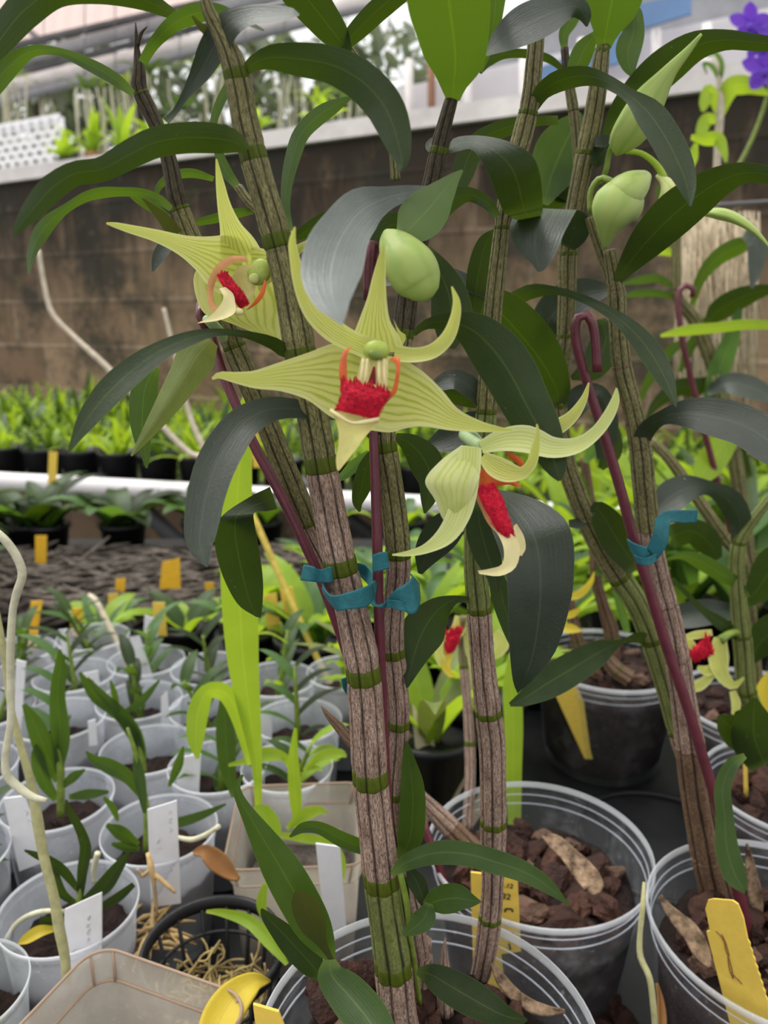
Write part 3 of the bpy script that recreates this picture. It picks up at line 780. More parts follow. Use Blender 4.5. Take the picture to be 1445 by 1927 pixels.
def chip(p, s, label, group, mat=None, rot=None):
    i = rnd.randrange(9); mt = mat or rnd.choice(['bark_a', 'bark_a', 'bark_a', 'bark_b', 'bark_b', 'bark_c'])
    k = (i, mt)
    if k not in PROT:
        V, F = CHM[i]; me_o = mk('bark_chip', V*.01, F, mt, None, [(0, 0)]*len(V), org=(0, 0, 0), smooth=False); PROT[k] = me_o; o = me_o
    else:
        o = PROT[k].copy(); COL.objects.link(o)
    o.location = tuple(float(q) for q in p); o.scale = (s/.01,)*3
    o.rotation_euler = rot or (rnd.gauss(0, .6), rnd.gauss(0, .6), rnd.uniform(0, 6.28))
    return tag(o, label, 'bark chip', group)
def chips(key, n, s0, s1, label, group, only=None):
    P = POTS[key]; R = P['rr'](P['top']-BZ)*.86; placed = []
    tries = 0
    while len(placed) < n and tries < 4000:
        tries += 1
        a = rnd.uniform(0, 6.283); r = R*math.sqrt(rnd.random()); x, y = r*math.cos(a), r*math.sin(a)
        s = rnd.uniform(s0, s1)
        if any((x-q[0])**2+(y-q[1])**2 < (.62*(s+q[2])*.75)**2 for q in placed): continue
        if r+s*.95 > P['rr'](P['top']-BZ)*.955: continue
        if only and not only(x, y): continue
        placed.append((x, y, s))
        chip((P['c'][0]+x, P['c'][1]+y, P['top']+s*.25+rnd.uniform(0, .004)), s, label, group)
pot('front', 806, 1952, .900, .0745, 'nearest clear plastic pot, at the foot of the main orchid canes')
pot('middle', 1014, 1590, .858, .0745, 'wide clear plastic pot of reddish bark behind the nearest pot')
pot('right', 1476, 1738, .868, .0745, 'clear plastic pot at right edge holding the right hand orchid')
pot('back', 1145, 1236, .866, .0750, 'clear pot farthest back with a yellow tag slanting inside')
pot('edge', 1425, 1318, .866, .0700, 'clear pot behind the right cane, below the small red lipped flower')
pot('corner', 1500, 1476, .862, .066, 'clear pot at right edge, between the hanging leaf and the right canes')
bed('front', .030, 'dark bark filling the nearest clear pot'); bed('middle', .034, 'dark bark filling the wide clear pot'); bed('right', .030, 'dark bark filling the right edge clear pot')
bed('back', .016, 'dark bark filling the farthest clear pot'); bed('edge', .018, 'dark bark filling the pot behind the right cane'); bed('corner', .022, 'dark bark filling the pot beside the hanging leaf')
chips('front', 42, .010, .018, 'reddish brown bark chip in the nearest clear pot', 'bark chips in the nearest pot')
chips('middle', 56, .010, .019, 'reddish brown bark chip in the wide clear pot', 'bark chips in the wide clear pot', lambda x, y: not (y < -.035 and -.05 < x < -.0))
chips('right', 40, .010, .017, 'reddish brown bark chip in the right edge pot', 'bark chips in the right edge pot', lambda x, y: not (y < -.012 and x < .02 and math.hypot(x, y) > .030))
chips('back', 22, .009, .015, 'brown bark chip in the farthest clear pot', 'bark chips in the farthest pot')
chips('edge', 20, .009, .014, 'brown bark chip in the pot behind the right cane', 'bark chips in the pot behind the right cane')
chips('corner', 26, .010, .016, 'brown bark chip in the pot beside the hanging leaf', 'bark chips in the pot beside the hanging leaf')
def px_chip(x, y, z, s, mat, label, group, rot=None): chip(PZ(x, y, z), s, label, group, mat, rot)
px_chip(640, 1862, .885, .020, 'bark_a', 'large rough red brown bark chip under the basal leaves of the main orchid', 'bark chips in the nearest pot', (.9, .2, .3))
px_chip(702, 1830, .884, .013, 'bark_a', 'red brown bark chip between the basal leaf and the main cane', 'bark chips in the nearest pot', (.5, .2, .3))
for i, (x, y) in enumerate(((1150, 1905), (1172, 1922), (1120, 1925))): px_chip(x, y, BZ+.012, .014, 'bark_a', 'bark chip fallen on the bench between the clear pots', 'fallen bark chips')
# dry sheaths and straw
def strip(name, mat, pts, F0, F1, label, cat, **kw):
    o = leaf(None, mat, pts, F0, F1, kw.pop('m', .8), name=name, solid=.0012, **kw); return tag(o, label, cat)
simple('sheath_pale', (.20, .135, .085), .8, .2, .85, 170, .6)
strip('dry_sheath', 'sheath_pale', [(1022, 1572, 5), (1045, 1585, 14), (1072, 1610, 16), (1100, 1642, 21), (1118, 1668, 18), (1110, 1682, 6)], .425, .385, 'pale mottled dry sheath lying on bark in the wide clear pot', 'dry sheath', wav=.3)
strip('dry_sheath', 'sheath_pale', [(1242, 1685, 3), (1262, 1715, 10), (1300, 1755, 17), (1325, 1800, 14), (1335, 1820, 3)], .375, .345, 'grey brown dry sheath inside the right edge pot', 'dry sheath', wav=.3)
strip('dry_sheath', 'sheath_pale', [(925, 1812, 3), (945, 1845, 10), (985, 1885, 12), (1030, 1902, 10), (1062, 1903, 3)], .32, .29, 'brown dry sheath curved along the bark of the nearest pot', 'dry sheath', wav=.3)
strip('dry_sheath', 'sheath_pale', [(1406, 1588, 2), (1412, 1630, 9), (1422, 1690, 13), (1428, 1745, 6)], .405, .40, 'upright brown dry sheath beside the maroon stake in the right edge pot', 'dry sheath', wav=.3)
strip('fallen_leaf', 'leaf_brown', [(364, 1605, 4), (385, 1603, 14), (410, 1622, 20), (435, 1645, 12), (450, 1655, 3)], .43, .42, 'curled orange brown dead leaf between the small pots and the beige pot', 'leaf')
strip('fallen_leaf', 'leaf_yellow', [(508, 1846, 3), (478, 1848, 20), (440, 1878, 33), (412, 1925, 36), (395, 1985, 26), (390, 2030, 4)], .315, .27, 'large yellow leaf at the bottom edge beside the nearest pot', 'leaf')
strip('fallen_leaf', 'leaf_brown', [(1236, 1850, 2), (1243, 1880, 6), (1246, 1925, 9), (1244, 1990, 4)], .37, .34, 'narrow brown dead leaf standing between the two right pots', 'leaf')
mb = MB()
for i in range(34):
    x, y = rnd.uniform(255, 335), rnd.uniform(1655, 1800); p = PZ(x, y, BZ+rnd.uniform(.05, .062)); a = rnd.gauss(.5, .8); L = rnd.uniform(.008, .026)
    d = np.array((math.cos(a), math.sin(a), rnd.gauss(0, .25)))*L; v, f, u = tubegeo([p-d, p+np.array((0, 0, .003)), p+d], [.0005, .0016, .0006], 6); mb.add(v, f, u)
tag(mb.build('straw_litter', 'dry_straw'), 'tan straw and dry root litter between the small pots and the black basket', 'litter', kind='stuff')
t = thing('dry_root', PF(282, 1605, .44), 'pale branching dry root on the rim of the small pot with the tall white tag', 'root')
for pts in ([(278, 1605, 4, .425), (284, 1630, 6, .42), (290, 1665, 4, .418), (296, 1720, 2, .415)], [(284, 1640, 5, .42), (305, 1658, 5, .418), (330, 1680, 3, .415)], [(284, 1635, 4, .42), (268, 1648, 4, .42), (258, 1635, 2, .42)]): pxtube('root', 'dry_straw', pts, t, 12, 8)

# small hazy pots of seedlings
spec = [('a', 130, 1702, .0415, 'the small pot at front left with a blank side white tag', 1), ('b', 300, 1556, .0405, 'the small pot holding the tall upright white tag', 1), ('c', 108, 1500, .041, 'the small pot second from front, left of the tall white tag', 1),
        ('d', 280, 1407, .040, 'the small pot directly behind the tall white tag', 1), ('e', -60, 1440, .038, 'the small pot cut by the left edge behind the hanging stem', 0), ('f', -95, 1605, .038, 'the small pot cut by the left edge, level with the bent root', 0),
        ('g', -80, 1862, .036, 'the small pot at the bottom left corner', 0), ('h', 112, 1350, .040, 'the small pot behind the broad leaved seedling', 1), ('i', 262, 1315, .040, 'the small pot one row behind the lime bent leaf', 1),
        ('j', -20, 1330, .040, 'the small pot behind the hanging stem at the left edge', 0), ('k', 400, 1330, .040, 'the small pot beneath the bent lime leaf', 1), ('l', 410, 1438, .040, 'the small pot with dark bark below the bent lime leaf', 1),
        ('m', 560, 1352, .040, 'the small pot between the tall lime leaf and the main cane', 1), ('n', 540, 1440, .037, 'the small pot directly behind the square beige pot', 1), ('o', 140, 1268, .040, 'the small pot third row from the back at left', 1),
        ('p', 275, 1240, .040, 'the small pot with a broad white tag at the back', 1), ('q', 395, 1255, .040, 'the small pot left of the tall lime leaf, back row', 1), ('r', 520, 1275, .040, 'the small pot right of the tall lime leaf, back row', 1),
        ('s', 30, 1222, .040, 'the small pot at back left beneath the yellow tags', 1), ('t', 175, 1196, .040, 'the small pot farthest back beneath the broad yellow tag', 1), ('u', 650, 1262, .040, 'the small pot hidden partly by the main cane', 0)]
PH = {}
for k, x, y, R, ph, pl in spec:
    pot(k, x, y, .85, R, ph.replace('the small', 'small hazy plastic', 1), ('pot_hazy', 'pot_hazy_rim'), 'seedling_pot', 'small hazy seedling pots', .78)
    bed(k, .030, 'dark bark in ' + ph); PH[k] = ph
def seedling(k, blades, mat='leaf_soft', stem=None, roots=()):
    P = POTS[k]; t = thing('orchid_seedling', (P['c'][0], P['c'][1], P['top']), 'orchid seedling in ' + PH[k], 'orchid', 'seedlings in the small pots')
    F0 = P['c'][1]
    if stem: pxtube('stem', 'stem_green', [(x, y, w, F0+(f if f else 0)) for x, y, w, f in stem], t, 16, 8)
    for b in blades: leaf(t, mat, b, F0, F0-.012, .4, nl=16)
    for r in roots: pxtube('root', 'root_white', r, t, 16, 8)
    return t
seedling('a', [[(150, 1700, 5), (155, 1640, 10), (161, 1595, 11), (150, 1560, 9), (133, 1530, 7), (124, 1505, 2)], [(147, 1675, 5), (122, 1642, 10), (98, 1622, 9), (70, 1610, 7), (46, 1600, 2)], [(142, 1700, 5), (118, 1682, 9), (103, 1645, 8), (98, 1620, 2)],
               [(158, 1695, 6), (195, 1668, 15), (222, 1632, 11), (243, 1604, 3)], [(185, 1710, 6), (220, 1690, 9), (252, 1664, 5)], [(150, 1735, 5), (120, 1738, 10), (75, 1730, 6)]], 'leaf_dark',
         [(148, 1742, 7, 0), (150, 1690, 6, 0), (158, 1620, 4, 0)], [[(10, 1768, 4, .40), (35, 1735, 5, .405), (75, 1716, 5, .40), (120, 1715, 4, .40)], [(178, 1660, 4, .43), (176, 1640, 5, .43), (184, 1605, 6, .43)]])
leaf(bpy.data.objects['orchid_seedling'], 'leaf_yellow', [(100, 1748, 6), (75, 1752, 11), (48, 1768, 9), (34, 1776, 2)], .39, .38, .5, nl=14, label='yellowing leaf')
seedling('b', [[(268, 1500, 6), (240, 1462, 13), (205, 1442, 15), (178, 1430, 9), (162, 1414, 2)], [(255, 1420, 5), (262, 1460, 11), (268, 1500, 8), (272, 1530, 3)], [(282, 1560, 6), (330, 1550, 10), (380, 1534, 8), (425, 1513, 2)], [(260, 1590, 6), (228, 1568, 14), (200, 1552, 4)], [(262, 1598, 5), (235, 1594, 9), (210, 1588, 3)],
               [(222, 1545, 3), (212, 1520, 7), (195, 1500, 3)], [(318, 1480, 3), (335, 1440, 9), (345, 1405, 2)]], 'leaf_mid', [(276, 1602, 7, 0), (276, 1530, 7, 0), (258, 1430, 5, 0), (240, 1370, 3, 0)], [[(330, 1575, 4, .45), (360, 1580, 5, .44), (385, 1572, 5, .43), (412, 1555, 5, .425)]])
seedling('c', [[(110, 1470, 8), (88, 1420, 20), (66, 1365, 17), (45, 1325, 4)], [(110, 1450, 8), (114, 1390, 18), (108, 1310, 15), (114, 1250, 11), (112, 1222, 2)], [(106, 1505, 7), (82, 1468, 14), (70, 1420, 12), (68, 1400, 2)], [(118, 1480, 5), (138, 1462, 9), (160, 1448, 2)], [(130, 1500, 5), (165, 1495, 10), (205, 1490, 3)]], 'leaf_mid',
         [(114, 1535, 7, 0), (114, 1450, 8, 0), (106, 1370, 5, 0), (100, 1330, 3, 0)])
seedling('d', [[(272, 1430, 5), (255, 1385, 14), (228, 1345, 13), (195, 1310, 8), (165, 1275, 2)], [(240, 1370, 5), (215, 1335, 14), (178, 1308, 12), (150, 1265, 3)], [(235, 1340, 4), (265, 1320, 8), (300, 1280, 2)], [(222, 1330, 3), (215, 1305, 6), (208, 1280, 2)], [(268, 1410, 5), (245, 1370, 12), (225, 1340, 4)]], 'leaf_mid', [(272, 1455, 6, 0), (262, 1405, 5, 0), (230, 1345, 4, 0)])
def auto_seed(k, h, mats, n=7, w=.006):
    P = POTS[k]; b = np.array((P['c'][0], P['c'][1], P['top'])); t = thing('orchid_seedling', b, 'orchid seedling in ' + PH[k], 'orchid', 'seedlings in the small pots')
    ln = np.array((rnd.gauss(0, .25), rnd.gauss(0, .2), 1)); C = [b+ln*h*q for q in (0, .35, .7, 1)]
    tube('stem', 'stem_green', C, [.0026, .0026, .002, .0012], t, 8)
    a0 = rnd.uniform(0, 3)
    for i in range(n):
        q = .1+.88*i/(n-1); a = a0+(i % 2)*math.pi+rnd.gauss(0, .35)
        v, f, u = blade3(b+ln*h*q, (math.cos(a)*.8, math.sin(a)*.8, .9), .045*rnd.uniform(.7, 1.2), w, .9, nl=9); mk('leaf', v, f, mats[i % len(mats)], t, u)
for k, h, mt in (('e', .05, ('leaf_mid',)), ('f', .04, ('leaf_mid',)), ('g', .03, ('leaf_lime',)), ('h', .09, ('leaf_soft', 'leaf_mid')), ('i', .07, ('leaf_dark', 'leaf_mid')), ('j', .07, ('leaf_dark',)), ('k', .07, ('leaf_mid',)), ('l', .05, ('leaf_mid', 'leaf_soft')), ('m', .08, ('leaf_dark', 'leaf_soft')),
                 ('n', .05, ('leaf_lime', 'leaf_mid')), ('o', .07, ('leaf_dark', 'leaf_mid')), ('p', .06, ('leaf_soft',)), ('q', .08, ('leaf_dark',)), ('r', .08, ('leaf_mid', 'leaf_lime')), ('s', .05, ('leaf_mid',)), ('t', .055, ('leaf_mid',)), ('u', .06, ('leaf_lime',))):
    auto_seed(k, h, mt)

# white tags
o, P, n = plant_tag([(121, 1712), (191, 1680), (191, 1800), (121, 1832)], (.377, .377, .372, .372), 'tag_white', 'white tag with faint handwriting leaning in the front left small pot')
scribble(o, P, n, [[(.62, .30), (.70, .27), (.66, .33)], [(.60, .38), (.68, .40), (.60, .42), (.68, .45)], [(.62, .50), (.70, .48), (.62, .54), (.70, .56)], [(.60, .60), (.68, .62), (.62, .66)], [(.22, .72), (.32, .68)], [(.24, .74), (.30, .80)]])
o, P, n = plant_tag([(277, 1524), (332, 1507), (340, 1700), (284, 1708)], (.446, .446, .440, .440), 'tag_white', 'tall upright white tag with faint handwriting in a small pot')
scribble(o, P, n, [[(.74, .06), (.82, .08), (.72, .10)], [(.72, .14), (.82, .15), (.74, .18), (.82, .20)], [(.74, .24), (.80, .26), (.74, .28)], [(.30, .34), (.38, .32), (.30, .36)], [(.32, .40), (.40, .41)]])
o, P, n = plant_tag([(6, 1503), (45, 1498), (92, 1618), (36, 1640)], .468, 'tag_white', 'white tag behind the hanging stem, in the small pot second from front')
scribble(o, P, n, [[(.8, .2), (.9, .24), (.8, .28)], [(.78, .34), (.9, .38)]])
WG = 'white tags in the small pots'
for c, f, lb in ([((338, 1425), (378, 1420), (374, 1492), (330, 1490)), .535, 'white tag under the tip of the bent lime leaf'], [((484, 1341), (511, 1343), (512, 1412), (484, 1412)), .63, 'white tag right of the tall lime leaf'],
                 [((110, 1186), (127, 1184), (147, 1292), (132, 1300)), .77, 'tall white tag left of the broad yellow tags'], [((155, 1268), (184, 1262), (190, 1312), (166, 1314)), .70, 'broad white tag in the third row at left'],
                 [((165, 1358), (179, 1354), (183, 1402), (168, 1404)), .60, 'narrow white tag behind the leaning seedling'], [((303, 1312), (314, 1300), (321, 1370), (303, 1372)), .64, 'pointed white tag left of the bent lime leaf'],
                 [((30, 1242), (49, 1246), (38, 1400), (24, 1402)), .63, 'long white tag beside the hanging stem'], [((243, 1200), (262, 1196), (292, 1290), (274, 1292)), .74, 'slanting white tag at the back of the seedling pots'],
                 [((355, 1230), (368, 1230), (372, 1276), (358, 1276)), .76, 'small white tag near the lime leaf at the back'], [((272, 1158), (300, 1166), (296, 1200), (270, 1196)), .85, 'short white tag behind the slanting one']):
    plant_tag(c, f, 'tag_white', lb, WG)
# yellow tags of the near pots
o, P, n = plant_tag([(886, 1642), (974, 1652), (984, 1872), (892, 1872)], (.388, .388, .392, .392), 'tag_yellow', 'yellow printed tag inside the wide clear pot, behind the rightmost front cane')
def text(o, P, s, x, y, hpx, F, rot=0, name='printed_text'):
    cu = bpy.data.curves.new(name, 'FONT'); cu.body = s; cu.size = hpx*1.42*SCL(y, F); cu.extrude = .0001; cu.offset = .00006; cu.align_x = 'LEFT'
    cu.materials.append(MATS['ink']); t = bpy.data.objects.new(name, cu); link(t, o)
    r = P[1]-P[0]; r /= np.linalg.norm(r); up = P[0]-P[3]; up -= r*np.dot(up, r); up /= np.linalg.norm(up); nn = np.cross(r, up)
    if rot: r, up = up*rot, -r*rot
    p = PF(x, y, F)
    from mathutils import Matrix
    q = p+nn*.0006-ORG[o.name]
    t.matrix_basis = Matrix(((r[0], up[0], nn[0], q[0]), (r[1], up[1], nn[1], q[1]), (r[2], up[2], nn[2], q[2]), (0, 0, 0, 1)))
    me = bpy.data.meshes.new_from_object(t); q2 = bpy.data.objects.new(name, me); mw = t.matrix_basis.copy(); bpy.data.objects.remove(t); link(q2, o); q2.matrix_basis = mw
    return q2
text(o, P, '.12', 948, 1669, 10, .388); text(o, P, '32', 942, 1690, 13, .388)
scribble(o, P, n, [[(.70, .285), (.70, .265), (.86, .262), (.86, .28)], [(.72, .40), (.72, .375), (.86, .372)], [(.80, .40), (.80, .375)], [(.72, .46), (.86, .455)], [(.76, .55), (.78, .60)]], 'ink', .0006)
def shaped_tag(px, F, mat, label):
    V = [PF(x, y, F(y)) for x, y in px]; n = np.cross(V[1]-V[0], V[2]-V[0]); n /= np.linalg.norm(n)
    if n[1] < 0: n = -n
    m = len(V); VV = V+[v+n*.0012 for v in V]
    Fq = [tuple(range(m)), tuple(range(2*m-1, m-1, -1))]+[(i, m+i, m+(i+1) % m, (i+1) % m) for i in range(m)]
    return tag(mk('plant_tag', VV, Fq, mat, None, smooth=False), label, 'plant tag')
cr = POTS['right']['c']; rrim = POTS['right']['rr'](POTS['right']['H'])
def rim_F(x):
    best = None
    for y in np.linspace(1740, 2050, 320):
        q = PZ(x, y, .868); d = math.hypot(q[0]-cr[0], q[1]-cr[1])
        if d > rrim*.965: return q[1], y
    return q[1], y
FA, FB = rim_F(1350)[0], rim_F(1440)[0]
def tagF(x): return FA+.003+(FB-FA)*(x-1350)/90
edge = [(1405, 1762)]
for i in range(26): edge.append((1406+i*2.4+(2 if i % 2 else 0), 1768+i*7.6))
def shaped(px, mat, label):
    V = [PF(x, y, tagF(x)) for x, y in px]; n = np.cross(V[1]-V[0], V[3]-V[0]); n = np.array((FB-FA, -(PF(1440, 1800, FB)-PF(1350, 1800, FA))[0], 0)); n /= -np.linalg.norm(n)
    m = len(V); VV = V+[v+n*.0012 for v in V]
    Fq = [tuple(range(m)), tuple(range(2*m-1, m-1, -1))]+[(i, m+i, m+(i+1) % m, (i+1) % m) for i in range(m)]
    return tag(mk('plant_tag', VV, Fq, mat, None, smooth=False), label, 'plant tag')
o = shaped([(1332, 1694), (1342, 1692), (1378, 1695), (1388, 1702), (1398, 1728)]+edge+[(1470, 1975), (1386, 1975), (1329, 1753), (1336, 1752), (1327, 1710)], 'tag_yellow', 'notched yellow tag with brown stains in the right edge pot')
st = [[(1347, 1752), (1358, 1764), (1362, 1772)], [(1358, 1758), (1366, 1776), (1372, 1800), (1366, 1790), (1362, 1768)], [(1370, 1798), (1376, 1820), (1380, 1842), (1373, 1826), (1369, 1800)], [(1376, 1830), (1396, 1852), (1388, 1842)]]
for s in st:
    C = [PF(x, y, tagF(x)-.0004) for x, y in s]; C = list(catmull(np.array(C), 14)); v, f, u = tubegeo(C, [.0003]*len(C), 5); mk('stain', v, f, 'leaf_brown', o, u)
plant_tag([(1040, 1297), (1084, 1288), (1146, 1430), (1100, 1428)], .672, 'tag_yellow', 'yellow tag slanting inside the farthest clear pot')
plant_tag([(476, 1891), (524, 1905), (552, 1975), (486, 1975)], .232, 'tag_yellow', 'yellow tag cut by the bottom edge at the left rim of the nearest pot')
plant_tag([(1398, 1390), (1404, 1390), (1410, 1540), (1402, 1540)], .52, 'tag_yellow', 'thin yellow tag edge behind the hanging green leaf')

# square translucent containers
def container(cx, cy, rimz, side, ang, label, r=.012, lipstep=True):
    c = PZ(cx, cy, rimz) if not isinstance(cx, np.ndarray) else cx.copy(); H = rimz-BZ; c[2] = BZ
    def ringp(s, z):
        out = []; rr = r*s/side
        for k, (sx, sy) in enumerate(((1, 1), (-1, 1), (-1, -1), (1, -1))):
            for j in range(7):
                a = k*math.pi/2+j*math.pi/12
                x = sx*(s/2-rr)+rr*math.cos(a); y = sy*(s/2-rr)+rr*math.sin(a)
                out.append((x*math.cos(ang)-y*math.sin(ang)+c[0], x*math.sin(ang)+y*math.cos(ang)+c[1], BZ+z))
        return out
    lv = [(side*.80, .001), (side*.82, .003), (side*.92, H-.016), (side*.955, H-.0155), (side, H-.001), (side, H), (side*.985, H)]
    V = []; n = 28
    for s, z in lv: V += ringp(s, z)
    F = [(i*n+k, i*n+(k+1) % n, (i+1)*n+(k+1) % n, (i+1)*n+k) for i in range(len(lv)-1) for k in range(n)]+[tuple(range(n-1, -1, -1))]
    o = mk('square_pot', V, F, 'tray_beige', None, [(0, 0)]*len(V)); tag(o, label, 'pot')
    for s, z in ((side*.94, H-.0155), (side, H)):
        L = [np.array(p) for p in ringp(s, z)]; L.append(L[0]); v, f, u = tubegeo(L, [.0008]*len(L), 6); mk('ridge', v, f, 'tray_line', o, u)
    for k in (0, 7, 14, 21):
        for dd in (8, -3):
            a, b = np.array(ringp(side, H)[(k+dd) % n]), np.array(ringp(side*.93, H-.0155)[(k+dd) % n]); v, f, u = tubegeo([a, b], [.0008]*2, 6); mk('ridge', v, f, 'tray_line', o, u)
    return o
e1 = np.array((.932, -.36, 0)); e2 = np.array((-.36, -.932, 0)); bc = PZ(183, 1776, .888)
container(bc+e1*.046+e2*.046, 0, .888, .092, math.atan2(-.36, .932), 'beige translucent square pot at the bottom left, its corner pointing away', .014)
container(560, 1548, .850, .094, .06, 'beige translucent square pot behind the black net basket', .012)
pm = PZ(560, 1548, .85)
t = thing('grassy_orchid', (pm[0], pm[1], BZ+.06), 'yellow green grassy orchid with one tall blade in the square beige pot', 'orchid')
V, F = box(pm[0]-.036, pm[0]+.036, pm[1]-.036, pm[1]+.036, BZ+.004, BZ+.052); o = mk('potting_bark', V, F, 'mulch', None, [(0, 0)]*8); tag(o, 'brown bark filling the square beige pot', 'potting bark', kind='stuff')
leaf(t, 'leaf_lime', [(486, 1560, 6), (484, 1450, 9), (471, 1350, 20), (458, 1250, 29), (452, 1150, 34), (448, 1050, 34), (446, 950, 29), (450, 880, 24), (456, 790, 14), (462, 740, 3)], .475, .46, .2, label='tall bright lime blade')
leaf(t, 'leaf_lime', [(470, 1440, 5), (448, 1350, 14), (425, 1305, 17), (392, 1300, 15), (374, 1335, 20), (368, 1390, 16), (372, 1428, 3)], .48, .46, -.4)
leaf(t, 'leaf_mid', [(440, 1500, 5), (428, 1440, 16), (424, 1370, 18), (420, 1310, 6)], .50, .51, .2)
leaf(t, 'leaf_lime', [(560, 1560, 5), (556, 1500, 12), (552, 1430, 10), (556, 1370, 3)], .48, .485, .2)
leaf(t, 'leaf_lime', [(540, 1560, 4), (570, 1535, 12), (600, 1525, 9), (616, 1530, 2)], .47, .465, .4)
leaf(t, 'leaf_lime', [(510, 1610, 14), (505, 1560, 24), (495, 1530, 18), (480, 1518, 4)], .44, .45, .3)
leaf(t, 'leaf_lime', [(530, 1572, 6), (575, 1578, 9), (612, 1586, 10), (634, 1618, 16), (622, 1680, 17), (600, 1740, 5)], .45, .41, .3)
leaf(t, 'leaf_lime', [(545, 1445, 4), (535, 1425, 8), (500, 1420, 14), (470, 1430, 8), (430, 1440, 3)], .49, .49, .5)
leaf(t, 'leaf_lime', [(572, 1450, 3), (600, 1425, 9), (640, 1418, 9), (652, 1424, 2)], .50, .49, .5)
leaf(t, 'leaf_lime', [(388, 1715, 3), (420, 1718, 8), (470, 1735, 13), (510, 1775, 13), (540, 1815, 4)], .40, .36, .4)
leaf(t, 'leaf_lime', [(500, 1660, 4), (492, 1700, 10), (500, 1740, 3)], .41, .40, .1)
plant_tag([(594, 1588), (640, 1594), (652, 1752), (612, 1756)], .402, 'tag_white', 'blank white tag behind the lime leaf, in front of the square beige pot')

# black net basket with roots
bc = PZ(400, 1782, .842); bc[2] = BZ; R = .0415; H = .09
V, F = lathe([(R*.93, H-.004), (R*.95, H), (R, H+.001), (R*1.03, H-.002), (R*1.0, H-.008), (R*.95, H-.008), (R*.93, H-.004)], 48)
bk = mk('net_basket', V+bc, F, 'black_plastic', None, [(0, 0)]*len(V)); tag(bk, 'round black net basket holding a tangle of tan roots', 'basket')
for k in range(16):
    a = k*math.pi/8; ca, sa = math.cos(a), math.sin(a)
    tube('rib', 'black_plastic', [bc+np.array((R*.66*ca, R*.66*sa, .002)), bc+np.array((R*.95*ca, R*.95*sa, H-.006))], [.0013, .0013], bk, 6)
for q in (.15, .5, .78):
    r = R*(.66+.29*q); C = [bc+np.array((r*math.cos(a), r*math.sin(a), .002+(H-.006)*q)) for a in np.linspace(0, 6.2832, 33)]; tube('hoop', 'black_plastic', C, [.0012]*33, bk, 6)
V, F = lathe([(.001, .001), (R*.66, .001), (R*.66, .004), (.001, .004)], 32); mk('base', V+bc, F, 'black_plastic', bk, [(0, 0)]*len(V))
mb = MB()
for i in range(300):
    a = rnd.uniform(0, 6.28); r = R*.78*math.sqrt(rnd.random()); z = rnd.uniform(.025, .055)-r*.15; p = np.array((r*math.cos(a), r*math.sin(a), z)); C = [p]; d = np.array((rnd.gauss(0, 1), rnd.gauss(0, 1), rnd.gauss(0, .3)))
    for j in range(6):
        d = d+np.array((rnd.gauss(0, .6), rnd.gauss(0, .6), rnd.gauss(0, .35))); d /= np.linalg.norm(d); p = p+d*.007
        rr = math.hypot(p[0], p[1]); lim = R*(.66+.29*max(0, p[2])/H)*.9
        if rr > lim: p = p*np.array((lim/rr, lim/rr, 1))
        p[2] = min(max(p[2], .012), .072); C.append(p.copy())
    C = catmull(np.array(C), 14)+bc; v, f, u = tubegeo(C, [.0007]*14, 5); mb.add(v, f, u)
simple('root_tan', (.36, .27, .11), .75, .25, .4, 120, .3)
tag(mb.build('root_tangle', 'root_tan'), 'tangle of tan orchid roots inside the black net basket', 'roots', kind='stuff')
V, F = lathe([(.001, .006), (R*.66, .006), (R*.72, .03), (R*.5, .034), (.001, .036)], 24); tag(mk('potting_bark', V+bc, F, 'bark_fill', None, [(0, 0)]*len(V)), 'dark bark under the roots in the black basket', 'potting bark', kind='stuff')

# hanging stem with bent white root at the left edge
t = thing('aerial_stem', PF(125, 1806, .345), 'bare yellow green stem with a bent whitish root at the left edge', 'stem')
pxtube('stem', 'stem_root', [(126, 1850, 8, .342), (122, 1800, 9, .345), (110, 1740, 10, .348), (102, 1690, 9, .35), (82, 1610, 9, .352), (70, 1540, 10, .354), (60, 1480, 8, .356), (38, 1400, 7, .358), (20, 1330, 6, .36), (6, 1220, 6, .362), (-12, 1120, 5, .365)], t, 40)
pxtube('root', 'root_white', [(-10, 1000, 8, .35), (8, 1015, 8, .35), (30, 1045, 8, .35), (42, 1080, 8, .35), (32, 1115, 8, .35), (24, 1150, 7, .35), (20, 1220, 7.5, .349), (20, 1290, 7, .349), (20, 1360, 7, .348), (10, 1425, 7, .347), (14, 1460, 8, .346), (38, 1484, 8, .345), (62, 1500, 7, .344), (88, 1506, 4, .343)], t, 60)
# bare canes rising over the back benches
for pts, lb in (([(395, 860, 6, 1.25), (360, 855, 6, 1.28), (290, 785, 6, 1.30), (200, 690, 6, 1.32), (130, 625, 5, 1.34), (98, 590, 5, 1.35), (85, 545, 4.5, 1.36), (72, 470, 4, 1.37)], 'long thin bare cane leaning left in front of the block wall'),
                ([(410, 880, 6, 1.28), (385, 845, 6, 1.28), (355, 775, 5, 1.3), (325, 650, 4.5, 1.32), (308, 580, 4, 1.33)], 'short thin bare cane behind the folded hanging leaf'),
                ([(650, 1340, 6, .80), (600, 1245, 6, .82), (560, 1160, 6, .84), (520, 1070, 6, .86), (480, 980, 6, .88), (440, 900, 5, .90)], 'yellow bare cane leaning behind the tall lime leaf'),
                ([(245, 1262, 5, .80), (215, 1200, 6, .82), (180, 1130, 5, .85), (168, 1120, 4, .86)], 'pinkish bare cane above the back row of small pots')):
    o = pxtube('bare_cane', 'stem_yellow' if 'yellow' in lb else 'stem_bare', pts, None, 30, 8); tag(o, lb, 'cane')
